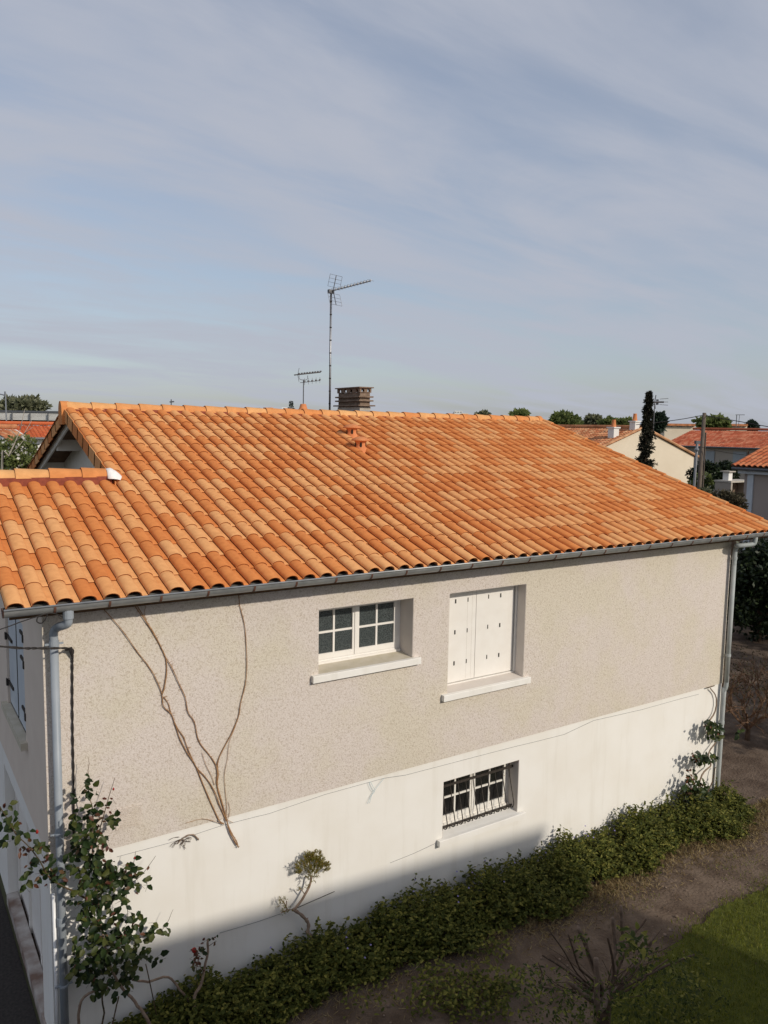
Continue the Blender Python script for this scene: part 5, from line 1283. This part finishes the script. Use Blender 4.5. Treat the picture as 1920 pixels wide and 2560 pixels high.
m = MB(); m.tube([fin-Vector((0, 0, 3)), fin+Vector((0, 0, .05))], .04, 6); m.build('mast', 'dark_metal', fa)
m = MB(); m.tube([fin-CR*.12-Vector((0, 0, .15)), fin+CR*.22-Vector((0, 0, .12))], .05, 5); m.build('boom', 'dark_metal', fa)
fc = at(728, 1002, 120); fcb = Vector(gpt(fc)); f_ = thing('conifer', 'small distant pointed conifer left of the clay cone', 'conifer', fcb)
m = MB(); m.tube([fcb, fc], [.2, .03], 6); m.build('trunk', 'bark_dark', f_)
m = MB()
for i in range(700):
    s = U(0, 1); z = fc.z - 3.2*s; w = U(0, 2*PI); R_ = (.1+.95*s*(.7+.3*math.sin(s*22)))*U(.3, 1); p = Vector((fc.x+R_*math.cos(w), fc.y+R_*math.sin(w), z)); m.quick(p, Vector((math.cos(w), math.sin(w), -.3)), rdir(), .28, .12, U(0, 1))
kind(m.build('crown', 'far_conifer', f_, fix=False), 'stuff')
for i, (x, y, t, w, h, mat, lab) in enumerate((
    (1412, 1052, 120, 42, 18, 'tree_green', 'rounded green tree on the horizon just past the ridge end'),
    (1300, 1040, 200, 26, 13, 'tree_green', 'small dark green treetop rising over the orange ridge'),
    (1208, 1042, 260, 18, 10, 'tree_olive', 'greyish bare treetop near the stepped apartment block'),
    (1485, 1052, 180, 17, 13, 'tree_olive', 'small greyish tree over the cream house ridge'),
    (1525, 1058, 150, 26, 10, 'tree_green', 'low green tree over the cream house ridge by the chimney'),
    (1560, 1060, 150, 18, 8, 'tree_green', 'low green tree between the two white chimneys'),
    (1782, 1060, 85, 44, 18, 'tree_green', 'bright green tree behind the wooden pole top'),
    (1648, 1055, 95, 14, 26, 'far_conifer', 'dark pointed cypress right of the narrow conifer'),
    (1878, 1066, 140, 9, 8, 'far_conifer', 'tiny dark tree past the far brick house'),
    (1450, 1062, 260, 30, 7, 'tree_olive', 'long low grey green copse on the horizon'))):
    blobtree('far_tree', lab, 'tree', x, y, t, w, h, .9*t/200+.25, 1500, mat, lobes=5)
for x0, x1, y0, lab in ((1662, 1738, 1058, 'far flat house with brown roof left of the pole top'), (1826, 1868, 1059, 'far flat house with brown roof right of the bright green tree')):
    h = far_block('far_house', lab, x0, x1, y0+5, 1090, 110, 'cream_wall', 3); h['category'] = 'house'
    a, b_ = at(x0-2, y0, 109.5), at(x1+2, y0, 109.5); m = MB(); m.obox((a.x, a.y, a.z-.32), Vector((b_.x-a.x, b_.y-a.y, 0)), CF*10, (0, 0, .3)); m.build('roof', 'old_tile', h)
fa_ = at(1842, 1037, 100); f5 = thing('television_antenna', 'distant antenna mast right of the bright green tree', 'antenna', (fa_.x, fa_.y, fa_.z-3))
m = MB(); m.tube([fa_-Vector((0, 0, 3)), fa_], .05, 6); m.tube([fa_+CR*.3-Vector((0, 0, 2)), fa_+CR*.35], .03, 5); m.build('mast', 'dark_metal', f5)
m = MB(); m.tube([fa_-CR*.15, fa_+CR*1.0], .04, 5); m.build('boom', 'dark_metal', f5)
